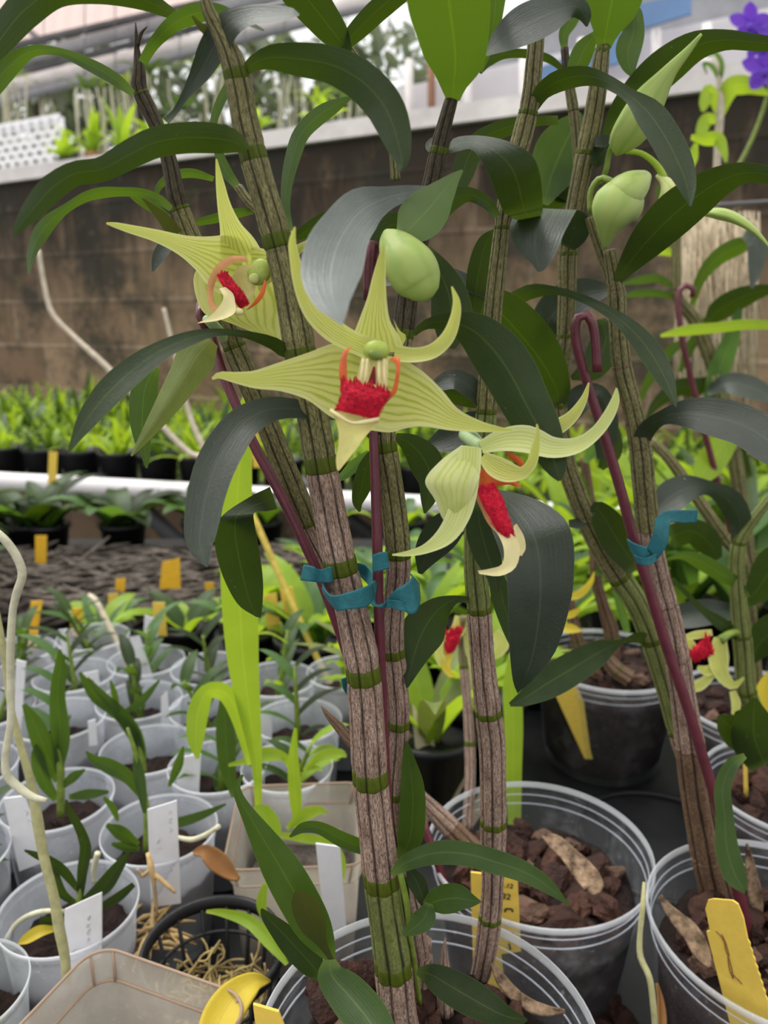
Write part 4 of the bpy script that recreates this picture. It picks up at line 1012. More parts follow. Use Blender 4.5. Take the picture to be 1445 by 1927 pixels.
o = pxtube('hanging_root', 'stem_root', [(1212, 1660, 3, .372), (1210, 1700, 5, .365), (1204, 1760, 5, .36), (1205, 1800, 6, .356), (1222, 1840, 6, .35), (1230, 1900, 6, .345), (1236, 1980, 6, .34)], None, 24); tag(o, 'yellow green root hanging between the two right clear pots', 'root')

# ================================================================== the main orchid, rooted in the nearest pot
pc = POTS['front']
MAIN = thing('dendrobium_orchid', (pc['c'][0], pc['c'][1], pc['top']), 'large orchid in the nearest pot with four ridged canes and three open yellow green flowers', 'orchid')
# canes (foot first)
caneA = cane(MAIN, [(772, 2010, 36, .285), (752, 1927, 36, .283), (738, 1800, 34, .281), (722, 1690, 33, .279), (712, 1600, 33, .278), (698, 1470, 33, .277), (690, 1340, 33, .276), (682, 1250, 32, .275), (662, 1150, 31, .275), (640, 1060, 31, .274),
              (618, 950, 31, .274), (600, 850, 30, .274), (588, 780, 30, .274), (572, 700, 30, .274), (556, 610, 29, .274), (537, 510, 28, .273), (512, 415, 27, .272), (484, 320, 26, .271), (462, 230, 25, .27), (447, 150, 24, .268), (430, 95, 20, .267), (408, 50, 15, .266), (392, 20, 12, .265), (384, -10, 8, .264)],
     [1810, 1635, 1450, 1255, 1045, 860, 655, 445, 275, 130], ['sheath_dry', 'sheath_green', 'sheath_dry', 'sheath_dry', 'sheath_dry', 'sheath_dry', 'sheath_olive', 'sheath_olive', 'sheath_olive', 'sheath_olive', 'sheath_olive'], nl=150, rings=.95)
caneB = cane(MAIN, [(808, 1900, 16, .312), (800, 1850, 16, .311), (788, 1780, 17, .31), (772, 1690, 17, .308), (752, 1590, 17, .306), (742, 1500, 18, .304), (748, 1400, 20, .302), (750, 1340, 21, .30), (744, 1260, 22, .298), (738, 1200, 22, .296), (742, 1140, 21, .294), (750, 1060, 23, .292), (742, 960, 24, .29), (730, 880, 24, .288), (722, 830, 24, .287),
              (722, 760, 23, .288), (740, 690, 22, .29), (757, 640, 20, .291), (766, 570, 20, .292), (782, 480, 20, .292), (800, 400, 19, .291), (815, 340, 18, .29), (826, 280, 16, .289), (838, 230, 14, .288), (850, 186, 12, .287)],
     [1805, 1490, 1360, 1215, 1035, 825, 620, 282], ['sheath_dry', 'sheath_dry', 'sheath_dry', 'sheath_dry', 'sheath_dry', 'sheath_olive', 'sheath_olive', 'sheath_dark', 'sheath_dark'], nl=130, rings=.8)
caneC = cane(MAIN, [(890, 1870, 12, .330), (905, 1830, 18, .328), (918, 1760, 21, .326), (926, 1680, 20, .325), (928, 1600, 23, .324), (928, 1500, 24, .323), (926, 1400, 25, .322), (918, 1330, 24, .32), (908, 1240, 23, .319), (901, 1140, 22, .318), (893, 1050, 20, .318), (897, 950, 19, .318), (908, 860, 19, .318), (916, 760, 19, .318),
              (922, 660, 17, .317), (930, 560, 17, .316), (940, 470, 15, .315), (948, 400, 14, .314), (962, 330, 18, .314), (982, 260, 19, .314), (998, 190, 17, .313), (1005, 120, 16, .312), (1010, 60, 15, .311), (1014, 0, 14, .31), (1018, -40, 12, .309)],
     [1720, 1545, 1338, 1148, 775, 418, 205], ['sheath_dry', 'sheath_dry', 'sheath_dry', 'sheath_dry', 'sheath_green', 'sheath_olive', 'sheath_olive', 'sheath_olive', 'sheath_olive'], nl=140, rings=.55)
caneD = cane(MAIN, [(790, 1900, 12, .325), (742, 1500, 14, .32), (690, 1250, 17, .316), (630, 1090, 19, .313), (582, 990, 22, .311), (540, 890, 22, .309), (500, 790, 22, .307), (462, 700, 22, .305), (436, 640, 21, .304), (405, 560, 20, .303), (375, 480, 19, .302), (350, 420, 17, .302), (332, 370, 17, .301), (320, 310, 15, .30), (305, 260, 14, .299), (280, 205, 14, .298), (262, 165, 14, .297), (262, 130, 11, .296), (258, 100, 6, .296), (257, 75, 4, .295), (255, 42, 1, .295)],
     [975, 650, 382, 170], ['sheath_dry', 'sheath_olive', 'sheath_olive', 'sheath_dark', 'sheath_dark'], nl=120, rings=.35)
pxtube('dead_tip', 'sheath_dark', [(259, 85, 4, .295), (266, 62, 3, .294), (277, 50, 1, .293)], MAIN, 8, 8)
mb = MB()
for (pts) in ([(792, 1905, 18, .308), (797, 1850, 15, .308), (802, 1800, 13, .308)], [(838, 1905, 16, .300), (836, 1840, 13, .301), (836, 1790, 6, .302), (838, 1765, 1, .303)], [(785, 1900, 14, .318), (790, 1830, 15, .316), (800, 1770, 13, .314)]):
    A = catmull([(p[0], p[1], p[2], p[3]) for p in pts], 14); C = np.array([PF(a[0], a[1], a[3]) for a in A]); R = [max(.3, a[2])*SCL(a[1], a[3]) for a in A]
    V, F, UV = tubegeo(C, R, 20, RIDGE); mk('old_stub', V, F, 'sheath_dry', MAIN, UV)
# back cane holding the lime leaves near the top
cane(MAIN, [(745, 340, 9, .34), (735, 250, 8, .338), (705, 160, 8, .335), (668, 110, 9, .333), (656, 92, 8, .332)], [240], ['sheath_olive', 'sheath_olive'], nl=40)
M = MAIN
D, G, MI, PA, LI = 'leaf_dark', 'leaf_grey', 'leaf_mid', 'leaf_pale', 'leaf_lime'
# upper left
leaf(M, D, [(335, 32, 8), (262, -4, 22), (180, -22, 30), (105, -20, 36), (45, 20, 37), (2, 72, 30), (-40, 130, 16), (-60, 165, 3)], .292, .255, -.5)
leaf(M, MI, [(250, 176, 6, .8), (218, 150, 12, .9), (165, 120, 12, .7), (112, 98, 8, .1), (62, 96, 12, -.6), (20, 122, 21, -.7), (-15, 165, 20, -.7), (-45, 215, 3, -.6)], .292, .262)
leaf(M, MI, [(268, 118, 9), (290, 82, 12), (325, 46, 17), (360, 28, 21), (400, 20, 16, -.7), (430, 25, 10, -.2), (465, 42, 6, .5), (497, 58, 2, .7)], .29, .262, -.8)
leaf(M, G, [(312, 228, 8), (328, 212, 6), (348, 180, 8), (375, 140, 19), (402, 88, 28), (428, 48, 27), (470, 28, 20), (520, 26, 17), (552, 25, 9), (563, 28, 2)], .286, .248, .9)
leaf(M, D, [(657, 98, 7), (636, 72, 24), (602, 28, 34), (566, -20, 40), (535, -70, 38), (500, -130, 4)], .33, .30, -.5)
leaf(M, D, [(640, 94, 8), (668, 62, 18), (710, 20, 22), (760, -22, 22), (810, -60, 18), (850, -90, 2)], .331, .30, -.6)
leaf(M, D, [(459, 136, 9), (477, 120, 15), (510, 108, 24), (560, 111, 32), (625, 122, 36), (680, 152, 38), (720, 195, 37), (741, 240, 32), (753, 285, 21), (757, 308, 11), (751, 325, 2)], .268, .235, -.55)
leaf(M, D, [(466, 281, 7), (440, 267, 23), (400, 260, 29), (350, 259, 30), (292, 268, 30), (240, 293, 28), (190, 319, 24), (140, 327, 24), (98, 354, 26), (62, 394, 21), (36, 426, 11), (25, 445, 2)], .262, .226, -.5, wav=.06)
leaf(M, MI, [(322, 393, 6, .6), (300, 376, 9, .4), (265, 363, 9, -.3), (225, 361, 9), (190, 363, 11), (160, 371, 10), (125, 392, 9), (97, 414, 14), (76, 440, 16), (64, 466, 11), (57, 490, 7), (54, 515, 1.5)], .292, .25, -.9)
leaf(M, MI, [(548, 434, 4), (538, 390, 8), (540, 345, 11), (553, 288, 15), (568, 250, 16), (600, 218, 17), (630, 199, 13), (659, 184, 3)], .28, .305, -.4)
leaf(M, D, [(549, 452, 6), (580, 433, 14), (615, 417, 19), (660, 403, 20), (705, 405, 8)], .282, .275, -.6)
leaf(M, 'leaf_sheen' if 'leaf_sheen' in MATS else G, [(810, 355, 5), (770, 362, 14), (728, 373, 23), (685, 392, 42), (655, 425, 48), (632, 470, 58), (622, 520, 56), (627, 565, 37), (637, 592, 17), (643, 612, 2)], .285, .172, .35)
leaf(M, D, [(762, 420, 20), (735, 425, 24), (710, 445, 20), (695, 480, 12), (686, 515, 2)], .295, .285, -.4)
cane(M, [(552, 452, 10, .305), (520, 420, 9, .312), (490, 400, 9, .316), (468, 380, 9, .318), (448, 352, 8, .32)], [398], ['sheath_olive', 'sheath_olive'], nl=30, rings=.4)
leaf(M, MI, [(446, 350, 7), (425, 322, 11), (413, 292, 9), (402, 235, 7), (412, 198, 9), (428, 165, 9), (440, 140, 3)], .32, .325, .3)
leaf(M, MI, [(402, 337, 5), (362, 326, 9), (326, 331, 9), (300, 350, 7), (292, 378, 2)], .32, .315, -.5)
leaf(M, MI, [(482, 396, 5), (442, 402, 10), (400, 412, 9), (365, 420, 6), (338, 428, 2)], .318, .315, -.5)
leaf(M, G, [(352, 418, 6), (324, 448, 12), (300, 480, 13), (287, 511, 2)], .315, .305, .5)
leaf(M, 'leaf_brownish', [(332, 442, 13), (312, 416, 12), (290, 394, 7), (268, 373, 1.5)], .296, .288, .3, name='bract')
leaf(M, MI, [(318, 412, 7), (290, 392, 10), (258, 372, 9), (240, 362, 2)], .30, .295, -.4)
leaf(M, 'leaf_brownish', [(400, 90, 4), (390, 60, 9), (376, 48, 6), (362, 30, 2)], .27, .265, .3, name='bract')
# upper middle
leaf(M, MI, [(853, 190, 12), (853, 165, 24), (857, 120, 53), (854, 72, 66), (845, 5, 78), (838, -70, 76), (830, -150, 40), (826, -190, 4)], .286, .215, -.3)
leaf(M, MI, [(905, 135, 3), (925, 70, 11), (933, 0, 18), (938, -60, 20), (942, -110, 3)], .29, .275, -.4)
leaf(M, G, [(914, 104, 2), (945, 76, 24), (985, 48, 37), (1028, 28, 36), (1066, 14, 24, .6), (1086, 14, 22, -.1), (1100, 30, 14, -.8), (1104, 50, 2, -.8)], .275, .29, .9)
leafE(M, D, [(838, 291, 843, 282, .288, .288), (864, 284, 856, 259, .284, .298), (886, 281, 902, 255, .284, .296), (906, 303, 956, 266, .280, .274), (922, 336, 1000, 291, .278, .264), (936, 372, 1017, 332, .280, .264), (950, 402, 1021, 382, .288, .278), (962, 410, 1021, 397, .34, .335), (985, 418, 1016, 410, .41, .41)], curl=-.2)
leaf(M, G, [(826, 290, 4), (810, 275, 10), (822, 256, 3)], .289, .295, .8)
leaf(M, D, [(1003, 226, 6), (1050, 226, 9), (1010, 228, 10), (960, 238, 16), (912, 258, 18), (884, 290, 22), (870, 330, 20), (866, 362, 8)][1:], .335, .325, -.6)
leaf(M, D, [(936, 408, 7, .7), (916, 382, 12, .5), (882, 366, 14, -.5), (850, 376, 20), (820, 400, 22), (786, 430, 14), (765, 450, 3)], .31, .29, -.6)
leaf(M, D, [(800, 470, 12), (830, 518, 27), (846, 560, 36), (850, 605, 38), (842, 655, 14)], .315, .305, -.3)
leaf(M, G, [(716, 535, 5), (770, 522, 10), (828, 512, 12), (880, 533, 15), (925, 562, 4)], .335, .33, 1.0)
leaf(M, D, [(778, 629, 5), (800, 611, 9), (845, 606, 19), (890, 622, 36), (930, 660, 49), (962, 706, 51), (987, 755, 47), (1012, 802, 42), (1035, 850, 31), (1048, 885, 19), (1053, 905, 3)], .287, .245, -.45)
leaf(M, D, [(935, 432, 4), (915, 456, 16), (903, 502, 22), (896, 548, 20), (890, 596, 12)], .325, .33, -.3)
# flanks of the middle
leaf(M, D, [(744, 820, 6), (775, 838, 22), (800, 868, 32), (812, 905, 26), (805, 942, 14), (799, 966, 2)], .29, .29, -.3)
leaf(M, D, [(705, 842, 4), (690, 878, 15), (680, 918, 17), (673, 946, 10), (677, 963, 2)], .30, .305, -.2)
leaf(M, 'leaf_soft', [(694, 850, 4), (668, 875, 11), (645, 896, 8), (630, 904, 2)], .32, .325, .3)
leaf(M, D, [(736, 840, 8), (712, 823, 13), (688, 806, 9), (676, 796, 3)], .285, .28, -.5)
leaf(M, G, [(912, 770, 5), (890, 734, 19), (858, 714, 19), (828, 722, 14), (806, 738, 3)], .318, .32, .9)
leaf(M, D, [(908, 766, 5), (882, 752, 15), (850, 744, 14), (816, 736, 3)], .322, .325, -.7)
leaf(M, G, [(913, 778, 8), (882, 800, 26), (842, 826, 26), (800, 842, 6)], .325, .33, .7)
leaf(M, G, [(893, 950, 6), (870, 968, 20), (835, 1000, 34), (805, 1040, 26), (790, 1080, 4)], .325, .335, .2)
# leaves low on the canes
leaf(M, D, [(566, 662, 5, -1), (546, 665, 13, -1), (512, 645, 12, -.9), (460, 629, 7, -.2), (412, 625, 7, .6), (365, 634, 13), (310, 656, 18), (255, 692, 25), (206, 737, 27), (166, 786, 20), (142, 826, 9), (128, 853, 1.5)], .275, .222, .8)
leaf(M, PA, [(398, 640, 16), (374, 666, 36), (346, 712, 31), (314, 762, 23), (280, 812, 13), (247, 858, 2)], .29, .262, -.5, crease=1.0, curl=.5)
leaf(M, MI, [(292, 690, 10), (273, 732, 25), (268, 782, 25), (268, 820, 18), (273, 852, 10), (276, 881, 2)], .298, .295, -.2)
leaf(M, G, [(632, 788, 3), (592, 776, 14), (546, 768, 19), (502, 772, 25), (458, 796, 32), (427, 836, 37), (403, 882, 38), (388, 932, 36), (379, 982, 33), (376, 1025, 26), (384, 1050, 12), (390, 1067, 1.5)], .278, .215, .8)
leafE(M, 'leaf_dark', [(508, 916, 522, 958, .305), (470, 935, 503, 962, .29), (416, 973, 478, 966, .272), (404, 1010, 480, 992, .275), (409, 1052, 489, 1042, .28), (425, 1098, 495, 1095, .284), (450, 1140, 494, 1136, .287), (482, 1161, 491, 1163, .289)])
leaf(M, D, [(888, 1130, 6, .9), (858, 1128, 8, .4), (824, 1148, 26, -.4), (796, 1188, 42), (778, 1236, 27), (766, 1294, 2)], .316, .292, -.4)
leafE(M, G, [(903, 928, 912, 918, .312), (912, 948, 982, 930, .29), (922, 988, 1048, 962, .272), (942, 1042, 1077, 1008, .26), (954, 1100, 1080, 1082, .255), (957, 1180, 1070, 1150, .254), (960, 1240, 1045, 1226, .255), (966, 1286, 1006, 1276, .257), (974, 1305, 978, 1301, .26)], curl=.25)
leaf(M, D, [(900, 945, 8), (902, 985, 26), (914, 1032, 28), (928, 1075, 18), (936, 1115, 4)], .308, .296, .1)
leaf(M, D, [(912, 1090, 6), (930, 1085, 14), (946, 1130, 20), (962, 1190, 14), (970, 1230, 3)], .325, .318, .1)
leaf(M, MI, [(752, 1615, 8), (770, 1582, 23), (776, 1532, 25), (776, 1480, 22), (770, 1440, 15), (765, 1394, 2)], .298, .292, .3)
leaf(M, MI, [(737, 1646, 4), (757, 1628, 14), (792, 1612, 19), (832, 1604, 23), (882, 1608, 23), (932, 1622, 23), (986, 1641, 20), (1032, 1669, 13), (1071, 1704, 1.5)], .27, .262, .8)
leaf(M, MI, [(652, 1602, 3), (700, 1600, 14), (648, 1582, 15), (600, 1558, 12), (570, 1558, 10), (545, 1575, 2)][1:], .295, .285, .3)
pxtube('shoot_stem', 'stem_green', [(752, 1640, 6, .272), (765, 1700, 6, .274), (770, 1750, 5, .278), (782, 1830, 5, .29), (790, 1890, 5, .30)], M, 20, 8)
leaf(M, MI, [(799, 1706, 9), (825, 1695, 26), (860, 1690, 27), (886, 1695, 14), (905, 1697, 1.5)], .27, .255, .5)
leaf(M, MI, [(808, 1700, 8), (798, 1728, 22), (778, 1747, 15), (758, 1760, 2)], .268, .255, .4)
leaf(M, D, [(768, 1632, 6), (784, 1660, 17), (796, 1690, 12), (802, 1712, 4)], .275, .27, .2)
leaf(M, D, [(760, 1650, 8), (757, 1700, 14), (757, 1750, 10), (765, 1790, 3)], .285, .282, 0)
leaf(M, D, [(784, 1828, 6), (810, 1834, 22), (850, 1857, 33), (900, 1886, 33), (948, 1911, 21), (992, 1920, 3)], .272, .235, .9)
# new shoot at the lower left
pxtube('shoot_stem', 'stem_green', [(628, 1815, 6, .26), (660, 1880, 8, .268), (710, 1960, 8, .278), (760, 2010, 8, .288)], M, 16, 8)
leaf(M, D, [(606, 1846, 6), (590, 1820, 23), (556, 1782, 26), (522, 1746, 18), (499, 1722, 9), (492, 1710, 2)], .268, .268, .8)
leaf(M, MI, [(627, 1813, 4), (613, 1786, 20), (590, 1745, 35), (560, 1690, 39), (526, 1630, 36), (491, 1572, 24), (466, 1530, 14), (450, 1500, 9), (445, 1478, 7), (457, 1458, 2)], .262, .272, -.2, curl=.4)
leaf(M, 'leaf_brownish' if 'leaf_brownish' in MATS else D, [(625, 1808, 4), (606, 1775, 10), (591, 1745, 24), (577, 1712, 27), (566, 1692, 20), (558, 1676, 4)], .259, .258, -.1)
leaf(M, MI, [(620, 1806, 12), (624, 1835, 28), (655, 1872, 40), (690, 1915, 42), (722, 1965, 30), (745, 2015, 4)], .258, .215, .6)

# ------------------------------------------------------------------ flowers
def flower(plant, label=None):
    o = bpy.data.objects.new('flower', None); link(o, plant); o.empty_display_size = .01
    if label: o['label'] = label
    return o
def blob(name, mat, x, y, F, rx, ry, rz, parent, rot=0.):
    bm = bmesh.new(); bmesh.ops.create_uvsphere(bm, u_segments=20, v_segments=14, radius=1)
    s = SCL(y, F); c = PF(x, y, F); V = []
    up = np.array((0, SN, CS)); fw = np.array((0, CS, -SN)); rt = np.array((1., 0, 0))
    ca, sa = math.cos(rot), math.sin(rot)
    for v in bm.verts:
        a, b = v.co.x*rx*s, v.co.z*ry*s; V.append(c+rt*(a*ca-b*sa)+up*(a*sa+b*ca)+fw*v.co.y*rz*s)
    F_ = [tuple(v.index for v in f.verts) for f in bm.faces]; uv = [(.5+.5*v.co.x, .5+.5*v.co.z) for v in bm.verts]; bm.free()
    return mk(name, V, F_, mat, parent, uv)
def fuzz(parent, rows, F, n, ln, mat='lip_red', name='crest', spread=1.0):
    """crimson velvet cushion with a ragged upper edge and fine hairs; rows = (xl, yl, xr, yr[, F])"""
    NR, m = 34, 29
    A = catmull([(r[0], r[1], r[2], r[3], r[4] if len(r) > 4 else F) for r in rows], NR); V = []; UV = []; r = random.Random(3)
    for i in range(NR):
        xl, yl, xr, yr, f = A[i]; hw = .5*math.hypot(xr-xl, yr-yl)*SCL(yl, f)
        for j in range(m):
            t = j/(m-1); b = 1-(2*t-1)**2; jag = (r.gauss(0, 1) if i == 0 else 0)*.05*hw/SCL(yl, f)
            V.append(PF(xl+(xr-xl)*t, yl+(yr-yl)*t+jag, f-.5*hw*b*(.4+.6*math.sin(math.pi*(i+.5)/NR))-abs(r.gauss(0, .05))*hw*(1-.8*i/NR))); UV.append((t, i/(NR-1)))
    V = np.array(V); mb = MB(); mb.add(V, gridfaces(NR, m), UV); c = V.mean(0); s = SCL(rows[0][1], F)
    for k in range(n):
        i = int(NR*r.random()**1.6); j = r.randrange(m)
        if k % 4 == 0: j = r.choice([0, m-1])
        p = V[i*m+j]; d = (p-c); d = d/(np.linalg.norm(d)+1e-9)*spread+np.array((r.gauss(0, .4), -.5, .3+r.gauss(0, .4))); d /= np.linalg.norm(d)
        L = ln*s*r.uniform(.4, 1.1); w = L*.17
        v, f, u = tubegeo([p, p+d*L*.6, p+d*L], [w, w*.7, w*.1], 4, caps=False); mb.add(v, f, u)
    for j in range(1, m-1, 2):
        p = V[j]; d = np.array((r.gauss(0, .3)+(j/m-.5)*.5, -.15, 1)); d /= np.linalg.norm(d); L = ln*s*r.uniform(1.2, 3.0); w = ln*s*.55
        v, f, u = tubegeo([p-d*w, p+d*L*.5, p+d*L], [w, w*.7, w*.1], 6, caps=False); mb.add(v, f, u)
    return mb.build(name, mat, parent)
def edged(parent, rows, mat, name, curl=.1, label=None): return leafE(parent, mat, rows, name=name, curl=curl, nl=18, label=label)

# flower facing the viewer
f2 = flower(MAIN, 'fully open flower facing the viewer with a crimson lip')
pxtube('ovary', 'ovary', [(722, 800, 9, .283), (716, 760, 10, .268), (708, 700, 14, .25)], f2, 12, 10)
S = 'petal'
leaf(f2, S, [(706, 735, 70), (668, 722, 76), (625, 712, 68), (580, 708, 45), (530, 709, 28), (480, 714, 17), (440, 710, 10), (412, 706, 6), (399, 713, 2)], .247, .235, .15, name='sepal', curl=.3, wav=.03)
leaf(f2, S, [(705, 738, 72), (745, 745, 70), (775, 752, 58), (805, 764, 43), (850, 788, 23), (900, 802, 11), (940, 808, 5), (964, 810, 1.5)], .247, .232, .15, name='sepal', curl=.3, wav=.03)
leaf(f2, S, [(708, 665, 54), (706, 638, 46), (705, 605, 30), (709, 565, 19), (713, 525, 13), (718, 490, 8), (722, 460, 2)], .249, .24, .2, name='sepal', curl=.35)
leafE(f2, S, [(740, 600, 752, 640, .25), (752, 622, 756, 652, .248), (763, 630, 764, 636, .245)], name='sepal_wing', nl=8)
leaf(f2, S, [(700, 658, 22), (662, 642, 20), (625, 620, 22), (590, 585, 20), (567, 540, 14), (555, 490, 10), (550, 455, 7), (555, 427, 1.5)], .245, .225, .5, name='petal', curl=.4)
leaf(f2, S, [(742, 664, 16), (780, 668, 14), (815, 660, 14), (842, 635, 13), (856, 600, 10), (859, 568, 7), (850, 539, 1.5)], .245, .23, .5, name='petal', curl=.4)
blob('column', 'column_green', 708, 660, .232, 25, 20, 16, f2)
blob('anther_cap', 'stem_green', 706, 668, .2285, 15, 9, 8, f2, -.3)
edged(f2, [(680, 672, 730, 676, .232), (674, 700, 730, 705, .230), (666, 722, 728, 732, .228)], 'column_cream', 'column_front', -.25)
for a, b in ((684, 676), (692, 684), (712, 714), (722, 724)): pxtube('column_ridge', 'lip_cream', [(a, 676, 3.2, .229), ((a+b)/2, 705, 3.6, .2265), (b, 730, 2.0, .2255)], f2, 8, 8)
edged(f2, [(702, 690, 706, 690, .2285), (694, 715, 707, 718, .2275), (688, 735, 706, 738, .227)], 'lip_dark', 'throat', 0)
edged(f2, [(655, 655, 663, 650, .232), (645, 662, 654, 665, .228), (639, 685, 653, 688, .225), (638, 705, 654, 712, .224), (642, 722, 656, 726, .224)], 'lip_orange', 'side_lobe', -.5)
edged(f2, [(733, 678, 738, 672, .230), (743, 682, 752, 672, .227), (745, 700, 752, 700, .2245), (737, 735, 747, 735, .224), (722, 762, 737, 748, .224), (712, 772, 716, 770, .224)], 'lip_orange', 'side_lobe', -.5)
fuzz(f2, [(644, 714, 732, 736, .224), (642, 730, 730, 748, .2215), (641, 750, 722, 762, .220), (634, 764, 712, 782, .2195), (632, 772, 710, 790, .2195)], .224, 900, 4.5)
lp = edged(f2, [(621, 768, 714, 786, .219), (625, 778, 713, 796, .2175), (632, 792, 702, 806, .2165), (637, 814, 687, 822, .2155), (636, 840, 670, 846, .2150), (632, 865, 652, 868, .2145), (634, 884, 638, 886, .2145)], 'lip_tongue' if 'lip_tongue' in MATS else 'lip_cream', 'lip', .45)
pxtube('lip_edge', 'lip_cream', [(622, 772, 3, .2185), (636, 782, 4, .2165), (662, 796, 3, .2160), (690, 794, 5, .216), (712, 789, 4, .2175)], f2, 14, 8)

# flower at upper left, seen from below its left
f1 = flower(MAIN, 'open flower at upper left with a cream tongue pointing left')
pxtube('ovary', 'ovary', [(425, 640, 9, .302), (405, 615, 10, .293), (388, 600, 8, .286)], f1, 10, 10)
leaf(f1, S, [(455, 500, 62), (420, 492, 58), (385, 478, 36), (345, 462, 20), (295, 444, 12), (245, 431, 8), (215, 423, 5), (200, 420, 1.5)], .287, .262, .3, name='sepal', curl=.25)
leafE(f1, S, [(400, 470, 480, 470, .290), (366, 515, 520, 520, .291), (368, 555, 548, 560, .291), (385, 590, 545, 600, .290), (425, 605, 535, 625, .288), (480, 626, 530, 636, .287), (522, 640, 532, 642, .286)], name='sepal', curl=.2)
leaf(f1, S, [(452, 492, 48), (446, 462, 36), (434, 428, 21), (422, 388, 13), (414, 345, 8), (407, 299, 1.5)], .288, .272, .25, name='sepal', curl=.3)
leaf(f1, S, [(478, 505, 44), (512, 497, 28), (540, 485, 14), (565, 466, 8), (589, 448, 1.5)], .286, .272, .3, name='petal', curl=.3)
blob('column', 'column_green', 488, 512, .279, 22, 26, 10, f1, -.4)
blob('anther_cap', 'petal_pale', 478, 524, .2755, 10, 10, 6, f1, -.4)
edged(f1, [(446, 500, 486, 498, .277), (432, 535, 480, 545, .279), (425, 560, 470, 575, .281)], 'column_cream', 'column_front', .3)
edged(f1, [(466, 494, 462, 482, .272), (445, 492, 435, 482, .272), (420, 510, 406, 500, .274), (404, 535, 390, 535, .276), (402, 570, 392, 572, .277), (420, 585, 398, 585, .276)], 'lip_peach', 'side_lobe', -.3)
edged(f1, [(498, 526, 502, 530, .271), (488, 552, 498, 552, .271), (474, 572, 486, 570, .272), (462, 584, 468, 582, .272)], 'lip_orange', 'side_lobe', -.4)
fuzz(f1, [(410, 520, 428, 515, .272), (418, 536, 442, 532, .270), (432, 552, 456, 548, .269), (442, 568, 464, 562, .269), (452, 582, 470, 572, .270)], .271, 600, 3.5)
edged(f1, [(412, 543, 424, 540, .2685), (420, 556, 438, 552, .267), (418, 568, 442, 566, .266), (404, 586, 442, 588, .2645), (388, 600, 415, 602, .263), (371, 608, 374, 608, .261)], 'lip_cream', 'lip', .35)
blob('lip_lobe', 'lip_cream', 448, 586, .266, 11, 7, 6, f1, -.2)

# flower at the right, seen from the side
f3 = flower(MAIN, 'nodding flower seen from the side, crimson lip hanging down')
pxtube('ovary', 'ovary', [(905, 835, 8, .312), (885, 815, 9, .295), (872, 818, 10, .275), (890, 832, 12, .262), (905, 842, 13, .254)], f3, 16, 12)
P3 = 'petal_pale'
leaf(f3, S, [(1000, 822, 6), (1040, 808, 15), (1075, 785, 12), (1098, 752, 7), (1108, 720, 1.5)], .268, .268, .4, name='petal', curl=.4)
leaf(f3, P3, [(905, 842, 12), (945, 828, 21), (990, 826, 26), (1040, 842, 20), (1085, 838, 15), (1120, 815, 12), (1145, 782, 11), (1158, 752, 8), (1160, 730, 1.5)], .253, .246, .5, name='sepal', curl=.35)
leafE(f3, P3, [(868, 838, 906, 842, .254), (828, 868, 905, 880, .246), (800, 905, 898, 908, .242), (818, 940, 885, 940, .241), (832, 975, 878, 960, .242), (842, 985, 868, 985, .242)], name='sepal', curl=-.45)
leaf(f3, P3, [(885, 842, 20), (882, 880, 22), (873, 930, 24), (862, 970, 22), (838, 1008, 18), (800, 1033, 9), (765, 1042, 5), (738, 1044, 1.5)], .247, .232, .3, name='sepal', curl=.4)
leafE(f3, S, [(842, 1000, 868, 980, .244), (850, 1022, 873, 992, .243), (838, 1012, 872, 1000, .243)], name='sepal_wing', nl=8)
leaf(f3, S, [(908, 858, 10), (930, 876, 20), (955, 888, 20), (982, 890, 12), (1000, 872, 10), (1008, 840, 8), (1012, 815, 4), (1010, 798, 1.5)], .247, .236, .3, name='petal', curl=.4)
edged(f3, [(950, 850, 958, 862, .252), (970, 855, 972, 872, .25), (986, 868, 984, 882, .249)], 'lip_orange', 'side_lobe', -.3)
edged(f3, [(905, 880, 890, 935, .250), (925, 890, 905, 928, .247), (950, 895, 930, 918, .246), (970, 903, 955, 912, .2455), (981, 918, 972, 916, .245)], 'lip_orange', 'throat', -.4)
edged(f3, [(890, 925, 925, 918, .246), (903, 955, 945, 950, .244), (918, 985, 958, 985, .242), (940, 1008, 972, 1010, .241)], 'lip_peach', 'lip_base', .2)
fuzz(f3, [(898, 920, 932, 916, .243), (905, 942, 946, 938, .2405), (918, 968, 955, 966, .239), (930, 990, 964, 992, .238), (945, 1010, 968, 1012, .238), (958, 1022, 966, 1022, .238)], .241, 900, 4, spread=1.3)
edged(f3, [(918, 985, 930, 998, .239), (938, 1008, 962, 1005, .237), (948, 1035, 978, 1030, .235), (944, 1062, 970, 1068, .234), (922, 1070, 940, 1084, .233), (899, 1074, 902, 1080, .232)], 'lip_cream', 'lip', .4)
edged(f3, [(966, 990, 972, 985, .240), (968, 1020, 986, 1010, .2385), (972, 1035, 989, 1032, .238), (972, 1045, 982, 1046, .2375)], 'lip_cream', 'lip_lobe', .3)

